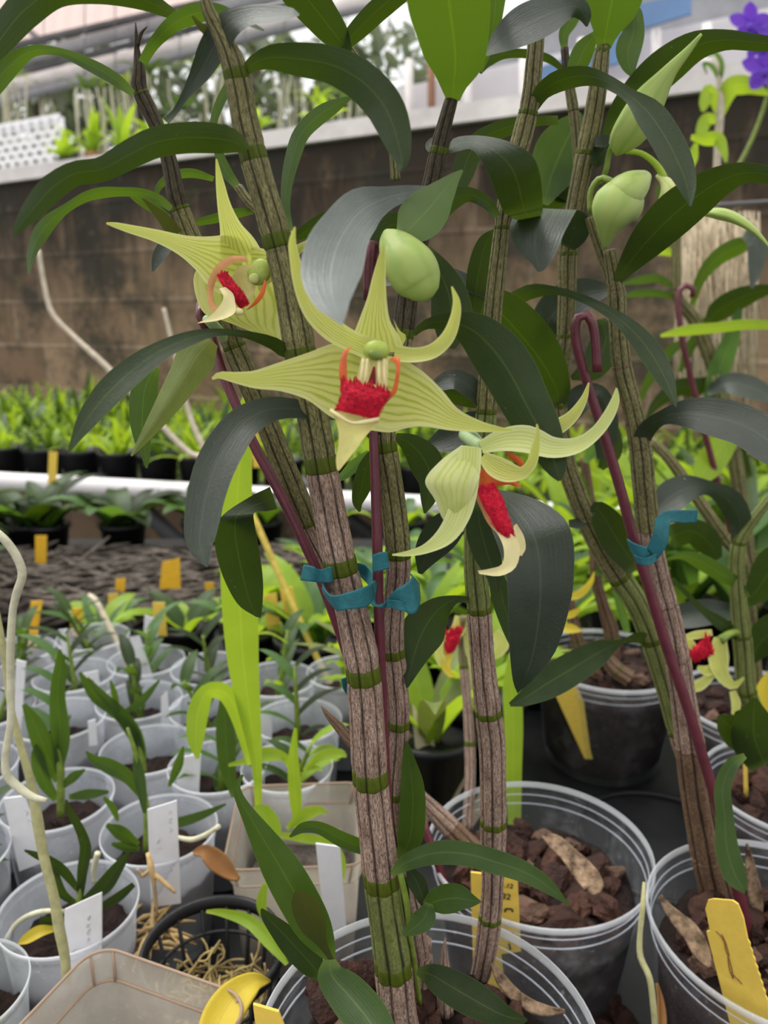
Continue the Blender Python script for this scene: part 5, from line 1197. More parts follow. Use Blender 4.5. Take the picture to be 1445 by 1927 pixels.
# buds of the main plant
def bud(plant, pts, ry=.75, mat='petal_bud', label=None, name='bud'):
    A = catmull([(p[0], p[1], p[2], p[3]) for p in pts], 26)
    C = np.array([PF(a[0], a[1], a[3]) for a in A]); R = [max(a[2], .5)*SCL(a[1], a[3]) for a in A]
    V, F, UV = tubegeo(C, R, 20, lambda th: 1-.06*abs(math.cos(1.5*th)), ell=[ry]*26)
    ln = UV[:, 1].max(); UV = UV/np.array((1, ln)); o = mk(name, V, F, mat, plant, UV)
    if label: o['label'] = label
    return o
bud(MAIN, [(728, 436, 8, .276), (738, 450, 26, .272), (756, 475, 44, .266), (774, 503, 53, .262), (790, 530, 48, .262), (800, 548, 32, .262), (803, 560, 8, .264)], .75, label='plump pale green bud')
leaf(MAIN, 'leaf_bract', [(752, 446, 10), (776, 425, 38), (806, 393, 42), (832, 362, 26), (855, 335, 11), (870, 320, 2)], .272, .262, -.3, label='pale hooded bract over the bud')

# ================================================================== the orchid in the right hand pot
pr = POTS['right']
RIGHT = thing('dendrobium_orchid', (pr['c'][0]-.03, pr['c'][1]+.03, pr['top']), 'orchid in the right edge pot with two brown canes tied to a hooked stake', 'orchid')
M = RIGHT
cane(M, [(1350, 1690, 30, .418), (1338, 1640, 30, .418), (1322, 1560, 29, .416), (1308, 1480, 28, .414), (1298, 1400, 26, .412), (1283, 1300, 23, .41), (1265, 1190, 22, .408), (1240, 1090, 21, .406), (1222, 1010, 21, .404), (1212, 920, 21, .402), (1203, 830, 20, .40), (1188, 760, 18, .398), (1172, 700, 18, .396), (1163, 620, 17, .394), (1160, 550, 16, .392), (1153, 510, 13, .391), (1146, 470, 11, .39)],
     [1605, 1400, 1240, 1135, 990, 838, 690, 542], ['sheath_brown', 'sheath_brown', 'sheath_dry', 'sheath_dry', 'sheath_dry', 'sheath_olive', 'sheath_olive', 'sheath_olive', 'sheath_olive'], nl=120, rings=.12, ring='sheath_brown')
cane(M, [(1160, 560, 10, .392), (1140, 500, 10, .395), (1122, 450, 9, .398), (1108, 410, 8, .40)], [480], ['sheath_olive', 'sheath_olive'], nl=30, rings=.1)
cane(M, [(1345, 1690, 18, .425), (1305, 1480, 16, .43), (1275, 1370, 19, .432), (1250, 1280, 20, .434), (1225, 1200, 21, .436), (1195, 1130, 21, .437), (1155, 1070, 21, .438), (1115, 1000, 20, .438), (1085, 930, 19, .438), (1062, 860, 18, .437), (1050, 780, 17, .435), (1052, 720, 15, .432), (1062, 650, 15, .43), (1067, 560, 17, .427), (1068, 480, 17, .424), (1080, 400, 17, .42), (1095, 320, 17, .416), (1112, 240, 18, .412), (1124, 170, 17, .408), (1132, 100, 14, .405), (1136, 80, 12, .404)],
     [1370, 1205, 1085, 760, 630, 470, 285, 92], ['sheath_dry', 'sheath_green', 'sheath_green', 'sheath_olive', 'sheath_olive', 'sheath_olive', 'sheath_olive', 'sheath_olive', 'sheath_olive'], nl=140, rings=.5)
cane(M, [(1090, 360, 9, .43), (1084, 250, 9, .43), (1076, 190, 10, .43), (1066, 130, 8, .43), (1062, 90, 7, .43)], [205, 132], ['sheath_olive', 'sheath_olive', 'sheath_dark'], nl=40, rings=.2, ring='sheath_dark')
leaf(M, D, [(1003, 202, 11), (1020, 173, 16), (1055, 151, 21), (1100, 143, 19, -.5), (1140, 153, 14, -.2), (1185, 180, 14, .3), (1220, 212, 29, .9), (1250, 255, 31, .9), (1276, 305, 29, .9), (1293, 350, 18, .9), (1299, 389, 1.5, .9)], .312, .255, -.8)
leaf(M, 'leaf_grey', [(1068, 466, 13), (1080, 440, 26), (1083, 415, 26), (1078, 398, 10)], .412, .395, -.5)
leafE(M, G, [(977, 390, 1085, 395, .388), (960, 425, 1062, 438, .37), (968, 462, 1045, 478, .362), (1003, 500, 1024, 508, .356), (1011, 511, 1015, 512, .355)], curl=.35)
leaf(M, D, [(1060, 132, 5), (1035, 112, 8), (1000, 102, 9), (950, 102, 9), (918, 116, 10), (903, 138, 3)], .43, .42, -.7)
leaf(M, MI, [(1136, 90, 13), (1140, 62, 24), (1147, 25, 46), (1156, -20, 56), (1166, -80, 40), (1172, -120, 4)], .402, .37, -.3)
leaf(M, MI, [(1165, 50, 6), (1188, 20, 16), (1192, 60, 21), (1182, 95, 24), (1184, 125, 15), (1193, 147, 2)], .405, .40, -.3)
leaf(M, MI, [(1122, 62, 6), (1100, 92, 19), (1085, 126, 18), (1074, 152, 6)], .41, .415, -.3)
leaf(M, MI, [(1062, 93, 6), (1061, 65, 10), (1074, 38, 14), (1088, 0, 15), (1094, -30, 3)], .43, .43, -.3)
leaf(M, MI, [(1024, 385, 8), (1036, 335, 38), (1056, 285, 49), (1078, 240, 32), (1090, 211, 4)], .435, .445, .25)
leaf(M, D, [(1090, 380, 12), (1060, 340, 40), (1040, 370, 30), (1022, 392, 6)], .44, .45, -.3)
leaf(M, D, [(1137, 258, 6), (1165, 215, 22), (1210, 165, 33), (1258, 121, 35), (1310, 86, 28), (1365, 75, 20), (1412, 79, 17), (1460, 84, 14), (1520, 95, 2)], .412, .36, -.5)
leaf(M, G, [(1154, 260, 3), (1136, 265, 12), (1118, 268, 8)], .41, .405, .9)
leaf(M, D, [(1152, 262, 5), (1135, 285, 20), (1116, 312, 8)], .412, .408, -.4)
leaf(M, D, [(1160, 532, 8), (1177, 505, 17), (1216, 456, 33), (1265, 406, 41), (1310, 370, 38), (1355, 341, 29), (1400, 325, 20), (1446, 330, 17), (1500, 352, 2)], .388, .32, -.5)
leaf(M, D, [(968, 562, 14, -.6), (1002, 548, 14, -.6), (1045, 547, 8, -.5), (1092, 560, 8, -.1), (1150, 590, 11, .5), (1190, 622, 18, .8), (1225, 665, 23, .8), (1251, 710, 18, .8), (1266, 746, 8, .8), (1272, 766, 1.5, .8)], .41, .32)
leaf(M, D, [(1052, 764, 13), (1046, 730, 29), (1015, 675, 47), (975, 625, 51), (936, 585, 43), (905, 570, 25), (885, 580, 4)], .43, .36, -.35)
leaf(M, G, [(1150, 545, 8), (1100, 552, 30), (1055, 578, 38), (1030, 612, 30), (1045, 655, 6)], .44, .45, .5)
leaf(M, D, [(1130, 600, 8), (1140, 640, 28), (1115, 690, 26), (1075, 712, 4)], .44, .43, -.2)
leaf(M, G, [(1203, 840, 17, -.8), (1216, 810, 17, -.6), (1246, 786, 14, 0), (1292, 778, 27, .8), (1346, 785, 37, .9), (1402, 802, 39, .9), (1458, 838, 40, .9), (1530, 905, 8, .9)], .398, .31)
leaf(M, D, [(1225, 1209, 10, -.6), (1204, 1200, 11, -.6), (1170, 1208, 5, 0), (1130, 1226, 23, .7), (1080, 1256, 31, .8), (1030, 1286, 30, .8), (985, 1315, 15, .7), (959, 1326, 4, .7)], .434, .355)
leaf(M, D, [(1200, 1070, 20), (1166, 1022, 32), (1140, 980, 28), (1122, 956, 14), (1112, 964, 2)], .43, .42, .3)
leaf(M, G, [(1112, 968, 3), (1092, 984, 10), (1070, 985, 7)], .436, .43, .8)
leaf(M, G, [(1060, 792, 20, .8), (1095, 747, 24, .8), (1128, 736, 12, .3), (1142, 770, 18, -.4), (1138, 822, 23, -.4), (1127, 864, 4, -.4)], .436, .44)
leaf(M, D, [(1138, 845, 4), (1150, 810, 14), (1150, 850, 20), (1130, 882, 6)], .45, .45, -.3)
leaf(M, MI, [(1402, 1422, 6), (1376, 1441, 14), (1360, 1482, 16), (1364, 1540, 17), (1367, 1592, 22), (1381, 1642, 22), (1395, 1668, 13), (1400, 1681, 1.5)], .36, .325, .5, label='glossy hanging green leaf')
# buds of the right plant
bud(M, [(1158, 345, 5, .40), (1180, 345, 22, .392), (1170, 375, 46, .384), (1155, 400, 44, .382), (1145, 430, 24, .384), (1138, 468, 3, .388)], .7, 'petal_bud', 'yellow green bud with a short point')
bud(M, [(1215, 330, 14, .388), (1195, 345, 32, .384), (1175, 365, 38, .382), (1160, 390, 25, .382)], .7, 'petal_bud', 'yellow green bud swollen at top')
bud(M, [(1160, 292, 3, .40), (1172, 268, 28, .392), (1195, 235, 38, .386), (1222, 190, 34, .384), (1260, 135, 16, .38), (1295, 95, 8, .378), (1320, 64, 3, .376)], .7, 'petal_bud', 'spear shaped pale green bud pointing up')
bud(M, [(1238, 330, 6, .405), (1255, 345, 14, .40), (1270, 370, 34, .395), (1268, 400, 40, .395), (1245, 420, 20, .398), (1232, 432, 3, .40)], .7, 'petal_pale', 'cream bud behind the dark leaf')
bud(M, [(1320, 400, 8, .41), (1352, 402, 18, .40), (1385, 412, 16, .395), (1420, 435, 9, .39), (1452, 470, 3, .388)], .6, 'petal_bud', 'pale green pointed bud at right edge')
pxtube('flower_stalk', 'stem_green', [(1128, 350, 4, .412), (1140, 320, 6, .408), (1148, 280, 5, .405), (1158, 268, 5, .40)], M, 10, 8)
pxtube('flower_stalk', 'stem_green', [(1110, 400, 5, .40), (1112, 360, 6, .40), (1130, 335, 6, .398), (1155, 345, 7, .395)], M, 10, 8)
pxtube('flower_stalk', 'leaf_lime', [(1178, 285, 5, .405), (1205, 288, 5, .405), (1230, 305, 6, .405), (1245, 325, 7, .404), (1250, 340, 8, .402)], M, 12, 8)

# ------------------------------------------------------------------ stakes and ties
def stake(pts, label, n=60):
    o = pxtube('plant_stake', 'stake', pts, None, n, 12); return tag(o, label, 'plant stake')
stake([(396, 640, 7, .312), (384, 612, 8, .305), (374, 592, 8, .302), (370, 578, 8, .303), (378, 574, 8, .307), (392, 600, 8, .31), (402, 645, 9, .307), (420, 705, 9, .302), (452, 780, 9.5, .298), (482, 845, 10, .296), (520, 915, 10, .295), (560, 995, 10, .294), (605, 1095, 10, .294), (650, 1220, 10, .295), (690, 1350, 10, .30), (740, 1600, 9, .305), (780, 1900, 9, .31)], 'leaning maroon stake behind the thick front cane')
stake([(692, 565, 9, .286), (694, 500, 10, .285), (697, 455, 10, .284), (701, 446, 6, .285), (706, 470, 8, .288), (706, 560, 8, .288), (702, 700, 8, .287), (703, 820, 9, .282), (707, 930, 9.5, .281), (710, 1040, 10, .280), (713, 1160, 10, .280), (718, 1300, 10, .281), (725, 1450, 9.5, .283), (735, 1600, 9, .286), (752, 1750, 9, .291), (775, 1900, 9, .297)], 'upright maroon stake tied beside the second front cane')
stake([(1124, 700, 9, .372), (1122, 660, 9, .372), (1118, 622, 9, .372), (1110, 599, 9, .372), (1098, 591, 9, .372), (1086, 600, 9, .372), (1082, 628, 9, .373), (1090, 670, 9, .374), (1108, 730, 9, .376), (1140, 830, 10, .378), (1170, 930, 10, .380), (1196, 1030, 10, .381), (1222, 1110, 10, .382), (1252, 1210, 10, .383), (1290, 1320, 10, .384), (1330, 1450, 10, .385), (1365, 1570, 10, .386), (1392, 1690, 11, .386), (1418, 1800, 11, .384), (1440, 1880, 11, .38)], 'hooked maroon stake tied to the right hand orchid', 80)
pxo = pxtube('plant_stake', 'stake', [(795, 1545, 8, .43), (815, 1600, 8, .425), (832, 1650, 8, .422), (845, 1690, 8, .42)], None, 10, 10); tag(pxo, 'short piece of maroon stake standing in the wide clear pot', 'plant stake')
def ribbon(parent, rows, name='band', curl=.05): return leafE(parent, 'tape', rows, name=name, curl=curl, nl=26, solid=.0006)
t = thing('plant_tie', PF(640, 1140, .26), 'teal tape tied around the thick front cane with a torn flag at left', 'plant tie')
ribbon(t, [(572, 1062, 566, 1092, .272), (588, 1066, 584, 1094, .268), (604, 1072, 602, 1096, .270), (622, 1066, 622, 1096, .268), (632, 1075, 636, 1094, .272)], 'flag')
ribbon(t, [(618, 1080, 606, 1108, .29), (607, 1098, 612, 1122, .268), (622, 1120, 634, 1148, .254), (652, 1116, 654, 1146, .250), (688, 1104, 692, 1140, .256), (700, 1098, 704, 1120, .264)])
ribbon(t, [(655, 1062, 662, 1070, .288), (678, 1060, 672, 1080, .298), (698, 1072, 690, 1096, .296), (704, 1092, 696, 1108, .28), (700, 1106, 694, 1118, .268)])
t = thing('plant_tie', PF(740, 1155, .26), 'teal tape knotted around the second front cane and its stake', 'plant tie')
ribbon(t, [(701, 1044, 702, 1078, .268), (714, 1040, 716, 1074, .266), (728, 1038, 732, 1070, .268)], 'flag')
ribbon(t, [(705, 1092, 708, 1098, .274), (692, 1108, 706, 1134, .266), (700, 1138, 720, 1142, .262), (722, 1143, 738, 1118, .262), (740, 1128, 742, 1116, .266)])
ribbon(t, [(727, 1132, 732, 1140, .262), (742, 1112, 758, 1148, .257), (762, 1100, 779, 1155, .257), (776, 1086, 790, 1130, .264), (772, 1080, 788, 1098, .282)])
ribbon(t, [(728, 1128, 728, 1142, .260), (750, 1130, 752, 1148, .256), (772, 1136, 778, 1156, .258)], 'band')
t = thing('plant_tie', PF(1215, 1062, .36), 'teal tape knotted around the hooked stake and the right cane', 'plant tie')
ribbon(t, [(1180, 1014, 1186, 1036, .366), (1192, 1022, 1200, 1052, .362), (1220, 1030, 1214, 1060, .360), (1244, 1030, 1238, 1050, .366), (1252, 1022, 1248, 1036, .38)])
ribbon(t, [(1216, 1034, 1236, 1052, .360), (1230, 1000, 1256, 1022, .358), (1234, 976, 1260, 985, .360), (1252, 962, 1266, 982, .362), (1282, 960, 1284, 984, .366), (1312, 960, 1310, 983, .372)], 'flag')
ribbon(t, [(1192, 1044, 1198, 1060, .359), (1214, 1050, 1216, 1064, .357), (1236, 1040, 1236, 1056, .360)], 'band')
t = thing('plant_tie', PF(652, 1312, .29), 'scrap of teal tape behind the thick front cane, below its tie', 'plant tie')
ribbon(t, [(642, 1278, 646, 1296, .298), (654, 1274, 654, 1308, .30), (666, 1274, 664, 1312, .305)], 'flag')
o = pxtube('dry_spike', 'sheath_brown', [(604, 1328, 1, .32), (614, 1342, 5, .318), (634, 1364, 9, .316), (668, 1402, 13, .312)], MAIN, 12, 10)

# ================================================================== orchids behind, on the right
def back_cane(par, pts, nodes, mat='sheath_olive', r=.2): return cane(par, pts, nodes, [mat]*(len(nodes)+1), nl=60, rings=r)
pe = POTS['edge']
E = thing('dendrobium_orchid', (pe['c'][0], pe['c'][1], pe['top']), 'orchid behind the right cane with a small red lipped flower low down', 'orchid')
back_cane(E, [(1425, 1345, 15, .55), (1405, 1300, 17, .548), (1398, 1220, 17, .546), (1390, 1140, 15, .544), (1386, 1070, 14, .542), (1392, 1015, 13, .54), (1415, 980, 10, .538), (1455, 930, 9, .536), (1500, 870, 8, .534)], [1300, 1190, 1020], 'sheath_green', .5)
back_cane(E, [(1430, 1345, 10, .58), (1400, 1060, 10, .59), (1365, 1015, 11, .595), (1310, 935, 11, .60), (1260, 865, 10, .605), (1225, 828, 8, .61)], [1010, 900])
leaf(E, G, [(1385, 1024, 10, -.5), (1393, 985, 22, -.5), (1372, 942, 24, -.5), (1332, 918, 14, 0), (1290, 920, 27, .8), (1256, 940, 30, .8), (1232, 964, 8, .8)], .54, .51)
leaf(E, D, [(1262, 1010, 22), (1302, 1000, 24), (1332, 1020, 26), (1352, 1052, 8)], .57, .57, -.3)
leaf(E, MI, [(1408, 1124, 4), (1390, 1100, 9), (1358, 1080, 15), (1320, 1058, 15), (1284, 1045, 8), (1254, 1053, 2)], .54, .53, -.4)
leaf(E, D, [(1392, 1200, 8), (1355, 1172, 12), (1320, 1146, 6), (1290, 1115, 5), (1264, 1088, 4)], .545, .53, .4)
leaf(E, G, [(1382, 1152, 14), (1332, 1152, 25), (1282, 1160, 23), (1246, 1170, 6)], .55, .56, .7)
leaf(E, D, [(1425, 1345, 10), (1400, 1375, 40), (1370, 1365, 25), (1352, 1346, 4)], .47, .45, -.2)
leaf(E, D, [(1440, 1440, 30), (1420, 1390, 45), (1418, 1350, 34), (1420, 1313, 4)], .46, .44, -.2)
leaf(E, D, [(1398, 1140, 8), (1425, 1110, 25), (1460, 1060, 35), (1500, 1030, 10)], .55, .54, -.3)
leaf(E, D, [(1405, 1250, 8), (1430, 1210, 30), (1465, 1180, 30), (1500, 1170, 5)], .56, .55, .3)
leaf(E, 'leaf_yellow', [(1440, 1345, 8), (1438, 1300, 16), (1450, 1262, 4)], .56, .56, .2)
fe = flower(E, 'small flower with a crimson lip')
for a in ([(1355, 1200, 12), (1352, 1235, 20), (1358, 1268, 14), (1380, 1290, 8), (1400, 1275, 2)], [(1345, 1265, 6), (1315, 1290, 11), (1290, 1295, 5)], [(1340, 1190, 6), (1310, 1195, 8), (1285, 1200, 4)], [(1310, 1225, 6), (1298, 1210, 8), (1286, 1196, 2)], [(1350, 1255, 8), (1330, 1262, 10), (1312, 1255, 3)], [(1378, 1300, 6), (1385, 1325, 9), (1382, 1345, 6)]):
    leaf(fe, 'petal', a, .53, .525, .3, name='petal', nl=14)
fuzz(fe, [(1328, 1200, 1340, 1230, .525), (1312, 1212, 1322, 1240, .522), (1294, 1230, 1306, 1246, .522)], .524, 120, 6)
leaf(fe, 'lip_cream', [(1292, 1238, 8), (1295, 1262, 8), (1304, 1282, 2)], .524, .52, .2, name='lip', nl=12)
pxtube('ovary', 'stem_green', [(1395, 1190, 6, .545), (1375, 1192, 7, .535), (1355, 1205, 9, .53)], fe, 8, 8)

pb = POTS['back']
Bk = thing('dendrobium_orchid', (pb['c'][0], pb['c'][1], pb['top']), 'orchid in the farthest clear pot with old bare brown canes', 'orchid')
for pts in ([(1150, 1262, 13, .70), (1150, 1190, 14, .70), (1135, 1140, 11, .70), (1122, 1090, 10, .70), (1118, 1020, 10, .70), (1110, 940, 9, .70), (1098, 860, 8, .70)], [(1110, 1270, 12, .69), (1085, 1200, 12, .69), (1070, 1130, 10, .69), (1050, 1060, 9, .69), (1020, 980, 9, .69)], [(1185, 1278, 16, .68), (1160, 1262, 16, .685), (1140, 1240, 14, .69), (1120, 1210, 10, .69)]):
    back_cane(Bk, pts, [pts[1][1], pts[3][1]], 'sheath_brown')
for a in ([(1180, 1190, 6), (1170, 1150, 9), (1155, 1110, 4)], [(1120, 1010, 5), (1150, 980, 16), (1190, 960, 8)], [(1110, 940, 5), (1080, 900, 16), (1050, 890, 5)], [(1100, 870, 5), (1130, 830, 18), (1170, 815, 6)], [(1120, 1080, 5), (1160, 1060, 16), (1190, 1090, 5)], [(1020, 985, 5), (985, 960, 16), (960, 970, 4)]): leaf(Bk, rnd.choice(['leaf_mid', 'leaf_soft', 'leaf_lime']), a, .69, .68, .3)
fb = flower(Bk, 'yellow flower partly hidden by the big hanging leaf')
for a in ([(1060, 1125, 5), (1090, 1118, 8), (1112, 1095, 5), (1118, 1076, 1)], [(1060, 1160, 5), (1078, 1155, 7), (1092, 1145, 2)], [(1055, 1180, 8), (1075, 1183, 9), (1094, 1187, 2)]): leaf(fb, 'leaf_yellow', a, .62, .61, .3, name='petal', nl=12)

pm2 = POTS['middle']
Md = thing('dendrobium_orchid', (pm2['c'][0]-.02, pm2['c'][1]+.02, pm2['top']), 'orchid rooted in the wide clear pot, a dry leaning cane and a half hidden flower', 'orchid')
cane(Md, [(930, 1640, 22, .43), (880, 1590, 20, .435), (830, 1540, 18, .44), (795, 1505, 14, .442), (765, 1470, 10, .444)], [1560], ['sheath_brown', 'sheath_dry'], nl=40, rings=.1, ring='sheath_brown')
cane(Md, [(880, 1560, 10, .50), (885, 1450, 10, .52), (880, 1330, 9, .54), (870, 1220, 8, .56), (872, 1160, 7, .56)], [1400, 1250], ['sheath_dry', 'sheath_dry', 'sheath_olive'], nl=40)
fm = flower(Md, 'half hidden flower with a crimson lip and yellow tip')
for a in ([(868, 1160, 12), (862, 1185, 14), (845, 1200, 11), (832, 1196, 3)], [(885, 1180, 14), (892, 1220, 18), (895, 1260, 10), (892, 1285, 3)], [(930, 1190, 8), (945, 1210, 14), (935, 1230, 9), (925, 1240, 3)], [(870, 1170, 6), (900, 1165, 14), (925, 1180, 6)]): leaf(fm, 'petal', a, .56, .555, .3, name='petal', nl=14)
fuzz(fm, [(840, 1195, 868, 1185, .552), (838, 1212, 866, 1200, .55), (838, 1228, 858, 1220, .55), (842, 1232, 852, 1228, .55)], .552, 120, 6)
leaf(fm, 'petal', [(832, 1205, 4), (826, 1225, 8), (830, 1245, 8), (842, 1258, 3)], .55, .545, .3, name='lip', nl=12)
leaf(fm, 'leaf_yellow', [(846, 1228, 8), (838, 1250, 9), (848, 1270, 5), (858, 1272, 2)], .55, .54, .3, name='lip_tip', nl=12)
leaf(Md, LI, [(968, 1560, 12), (966, 1450, 16), (966, 1350, 18), (962, 1290, 16), (960, 1240, 4)], .53, .56, .1)

# lime clumps in pots further back on the right, and greenery behind the canes
V, F = lathe([(.001, 0), (.036, 0), (.046, .065), (.050, .065), (.050, .074), (.044, .074), (.042, .06), (.001, .058)], 24)
gp = None
greens = [(810, 1330, .66, .16, ('leaf_lime', 'leaf_pale'), 'lime green orchid behind the main canes, left of the half hidden flower'), (900, 1340, .72, .15, ('leaf_lime',), 'lime green orchid behind the straight cane above the wide clear pot'), (1010, 1290, .86, .17, ('leaf_lime', 'leaf_mid'), 'bright green orchid behind the big hanging leaf'),
          (940, 1200, 1.00, .17, ('leaf_lime',), 'bright lime orchid seen left of the big hanging leaf'), (800, 1220, .90, .16, ('leaf_lime', 'leaf_soft'), 'lime orchid right of the teal knot'), (1170, 1120, 1.05, .20, ('leaf_mid', 'leaf_lime'), 'green orchid behind the farthest clear pot'),
          (1290, 1120, 1.00, .22, ('leaf_mid', 'leaf_soft'), 'green orchid behind the right teal tie'), (1400, 1110, .95, .24, ('leaf_soft', 'leaf_mid'), 'leafy orchid at the right edge above the small red lipped flower'), (1230, 1040, 1.30, .22, ('leaf_lime',), 'bright lime orchid glowing behind the hooked stake'),
          (1340, 1040, 1.28, .26, ('leaf_lime', 'leaf_mid'), 'bright orchid between the right cane and the right edge'), (1450, 1040, 1.25, .26, ('leaf_mid', 'leaf_lime'), 'tall green orchid at the far right edge'), (1080, 1040, 1.30, .20, ('leaf_lime',), 'lime orchid behind the flower seen from the side'),
          (590, 1200, .88, .13, ('leaf_lime', 'leaf_soft'), 'lime orchid left of the thick front cane'), (700, 1180, 1.00, .15, ('leaf_lime',), 'lime orchid between the two tied canes')]
for x, y, f, h, mts, lb in greens:
    p = PF(x, y, f); p[2] = BZ
    if gp is None: gp = mk('nursery_pot', V+p, F, 'black_plastic', None, [(0, 0)]*len(V)); o = gp
    else: o = dup(gp, p)
    tag(o, 'black pot, its plant a ' + ' '.join(lb.split()[:11]), 'pot')
    t = thing('leafy_orchid', p+np.array((0, 0, .06)), lb, 'orchid')
    clump(t, p+np.array((0, 0, .058)), 11, h, .013 if f < .8 else .017, mts, .55, 1.2)
pz = PF(840, 1400, .64); pz[2] = BZ
t = thing('pale_sheath', pz, 'clump of pale papery dry sheaths behind the wide clear pot', 'dry sheath')
for k in range(9):
    v, f, u = blade3(pz+np.array((rnd.gauss(0, .015), rnd.gauss(0, .01), .0)), (rnd.gauss(0, .35), rnd.gauss(0, .2), 1), rnd.uniform(.06, .11), .012, .2, nl=8); mk('sheath', v, f, 'sheath_papery' if 'sheath_papery' in MATS else 'lip_cream', t, u)
# tall orchid at the far right with a second hooked stake
pt = PF(1395, 1060, .92); pt[2] = BZ
T = thing('dendrobium_orchid', pt, 'tall blurred orchid at the right edge below the purple flowers', 'orchid')
back_cane(T, [(1420, 1140, 12, .90), (1402, 1000, 13, .89), (1380, 850, 13, .88), (1358, 740, 13, .87), (1335, 670, 13, .865), (1305, 600, 12, .86), (1275, 560, 10, .86), (1272, 500, 9, .86), (1274, 440, 8, .86), (1280, 400, 6, .86)], [850, 610, 545], 'sheath_olive')
back_cane(T, [(1345, 680, 8, .865), (1345, 720, 14, .86), (1360, 780, 12, .87)], [720], 'sheath_green')
for mt, a, f0, f1, m_ in (('leaf_mid', [(1302, 575, 5), (1318, 525, 10), (1350, 485, 15), (1392, 462, 16), (1418, 455, 6)], .86, .83, -.5), ('leaf_grey', [(1400, 440, 10), (1422, 455, 18), (1422, 500, 15), (1414, 542, 3)], .83, .80, .5), ('leaf_dark', [(1328, 612, 6), (1352, 585, 20), (1395, 560, 20), (1445, 545, 10), (1480, 545, 2)], .86, .82, -.4),
                      ('leaf_lime', [(1243, 632, 3), (1290, 622, 10), (1345, 617, 10), (1400, 611, 10), (1450, 612, 8), (1500, 620, 2)], .80, .80, -.2), ('leaf_mid', [(1272, 545, 5), (1240, 524, 8), (1205, 527, 8), (1172, 534, 2)], .86, .85, -.4), ('leaf_mid', [(1276, 562, 5), (1240, 552, 7), (1200, 552, 7), (1165, 560, 2)], .86, .85, -.4),
                      ('leaf_soft', [(1330, 760, 8), (1352, 700, 20), (1375, 640, 16), (1392, 580, 5)], .86, .84, .1), ('leaf_dark', [(1340, 712, 5), (1310, 728, 18), (1275, 730, 16), (1235, 760, 10), (1215, 790, 2)], .86, .86, -.3), ('leaf_grey', [(1330, 740, 5), (1365, 722, 18), (1410, 728, 22), (1450, 745, 14)], .80, .76, .8),
                      ('leaf_mid', [(1300, 610, 5), (1340, 600, 4), (1300, 650, 10), (1280, 700, 4)], .88, .88, .2), ('leaf_lime', [(1395, 800, 6), (1360, 840, 24), (1330, 880, 26), (1310, 915, 6)], .88, .84, .3), ('leaf_lime', [(1300, 258, 5), (1325, 262, 12), (1350, 262, 14), (1362, 285, 8), (1366, 305, 3)], .86, .84, -.4),
                      ('leaf_dark', [(1410, 900, 8), (1385, 860, 22), (1372, 820, 8)], .9, .9, 0), ('leaf_lime', [(1310, 270, 4), (1300, 300, 12), (1270, 340, 8), (1250, 350, 3)], .87, .87, -.3), ('leaf_mid', [(1278, 420, 5), (1250, 380, 10), (1235, 350, 3)], .86, .86, -.3), ('leaf_lime', [(1274, 480, 5), (1240, 470, 10), (1200, 480, 4)], .87, .87, -.3),
                      ('leaf_mid', [(1290, 640, 4), (1262, 660, 10), (1230, 700, 10), (1200, 760, 3)], .88, .9, .1)): leaf(T, mt, a, f0, f1, m_)
o = pxtube('plant_stake', 'stake', [(1302, 560, 6, .84), (1305, 545, 6, .84), (1296, 537, 6, .84), (1282, 540, 6, .84), (1276, 570, 6, .84), (1284, 640, 6, .84), (1300, 710, 6, .845), (1330, 830, 6, .85), (1375, 1000, 6, .86), (1400, 1120, 6, .865)], None, 40, 8); tag(o, 'blurred hooked maroon stake beside the tall far right orchid', 'plant stake')
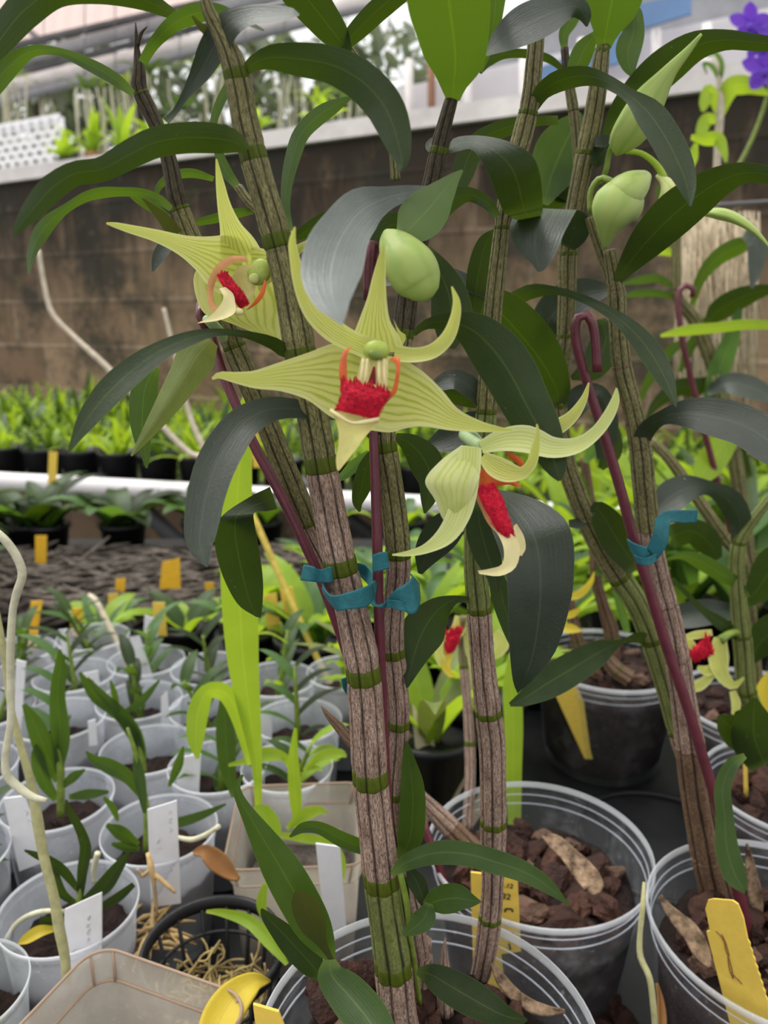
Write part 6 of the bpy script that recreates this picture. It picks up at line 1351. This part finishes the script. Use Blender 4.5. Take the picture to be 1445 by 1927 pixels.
# purple flowered orchid, top right
pv = PF(1370, 900, 1.35); pv[2] = BZ
Vn = thing('purple_orchid', pv, 'orchid with purple flowers and drooping lime leaves at the top right', 'orchid')
pxtube('stem', 'stem_bare', [(1360, 1010, 7, 1.32), (1350, 700, 6, 1.32), (1345, 420, 6, 1.32), (1350, 290, 7, 1.32), (1355, 200, 8, 1.32), (1352, 140, 5, 1.32), (1345, 110, 3, 1.32)], Vn, 30, 8)
for a in ([(1355, 215, 8), (1375, 165, 18), (1405, 160, 18), (1435, 172, 8), (1450, 178, 2)], [(1352, 210, 8), (1335, 170, 12), (1325, 195, 10), (1322, 210, 3)], [(1352, 225, 8), (1330, 225, 12), (1318, 250, 10), (1312, 262, 2)], [(1352, 150, 3), (1340, 125, 5), (1325, 120, 4), (1330, 140, 1)], [(1354, 160, 3), (1358, 120, 5), (1345, 100, 4), (1330, 108, 1)]): leaf(Vn, 'leaf_soft' if a[0][2] < 5 else 'leaf_lime', a, 1.32, 1.30, -.3)
pxtube('flower_stalk', 'stem_green', [(1380, 330, 4, 1.34), (1420, 250, 4, 1.34), (1450, 150, 4, 1.34), (1445, 60, 3, 1.34), (1415, 30, 3, 1.34)], Vn, 20, 8)
for cx, cy, s in ((1412, 45, 1.0), (1440, 130, 1.1), (1425, 85, .7), (1460, 60, 1.0)):
    fl = flower(Vn)
    for k in range(5):
        a = -math.pi/2+k*2*math.pi/5; L = 42*s; leaf(fl, 'petal_purple', [(cx, cy, 4), (cx+L*.45*math.cos(a), cy+L*.45*math.sin(a), 14*s), (cx+L*.8*math.cos(a), cy+L*.8*math.sin(a), 11*s), (cx+L*math.cos(a), cy+L*math.sin(a), 2)], 1.31, 1.30, .2, name='petal', nl=10)
    blob('lip', 'petal_purple', cx, cy+6*s, 1.295, 7*s, 9*s, 6*s, fl)

mb = MB()
for i in range(260):
    x, y = rnd.uniform(1270, 1430), rnd.uniform(395, 520); f = rnd.uniform(1.15, 1.3); ln = rnd.uniform(60, 320); dx = rnd.gauss(0, 14)
    C = [PF(x+dx*q*q+rnd.gauss(0, 3), y+ln*q, f) for q in (0, .3, .6, 1)]; v, f_, u = tubegeo(C, [.0012, .0014, .0014, .0006], 5); mb.add(v, f_, u)
simple('root_beige', (.52, .43, .30), .75, .25, .3, 60)
tag(mb.build('dry_roots', 'root_beige'), 'beige curtain of dry hanging roots behind the far right orchid', 'roots', kind='stuff')
tag(pxtube('root_wire', 'steel_dark', [(1265, 392, 4, 1.22), (1350, 386, 4, 1.22), (1440, 380, 4, 1.22), (1600, 370, 4, 1.22)], None, 10, 8), 'dark wire carrying the curtain of dry roots at right', 'wire')
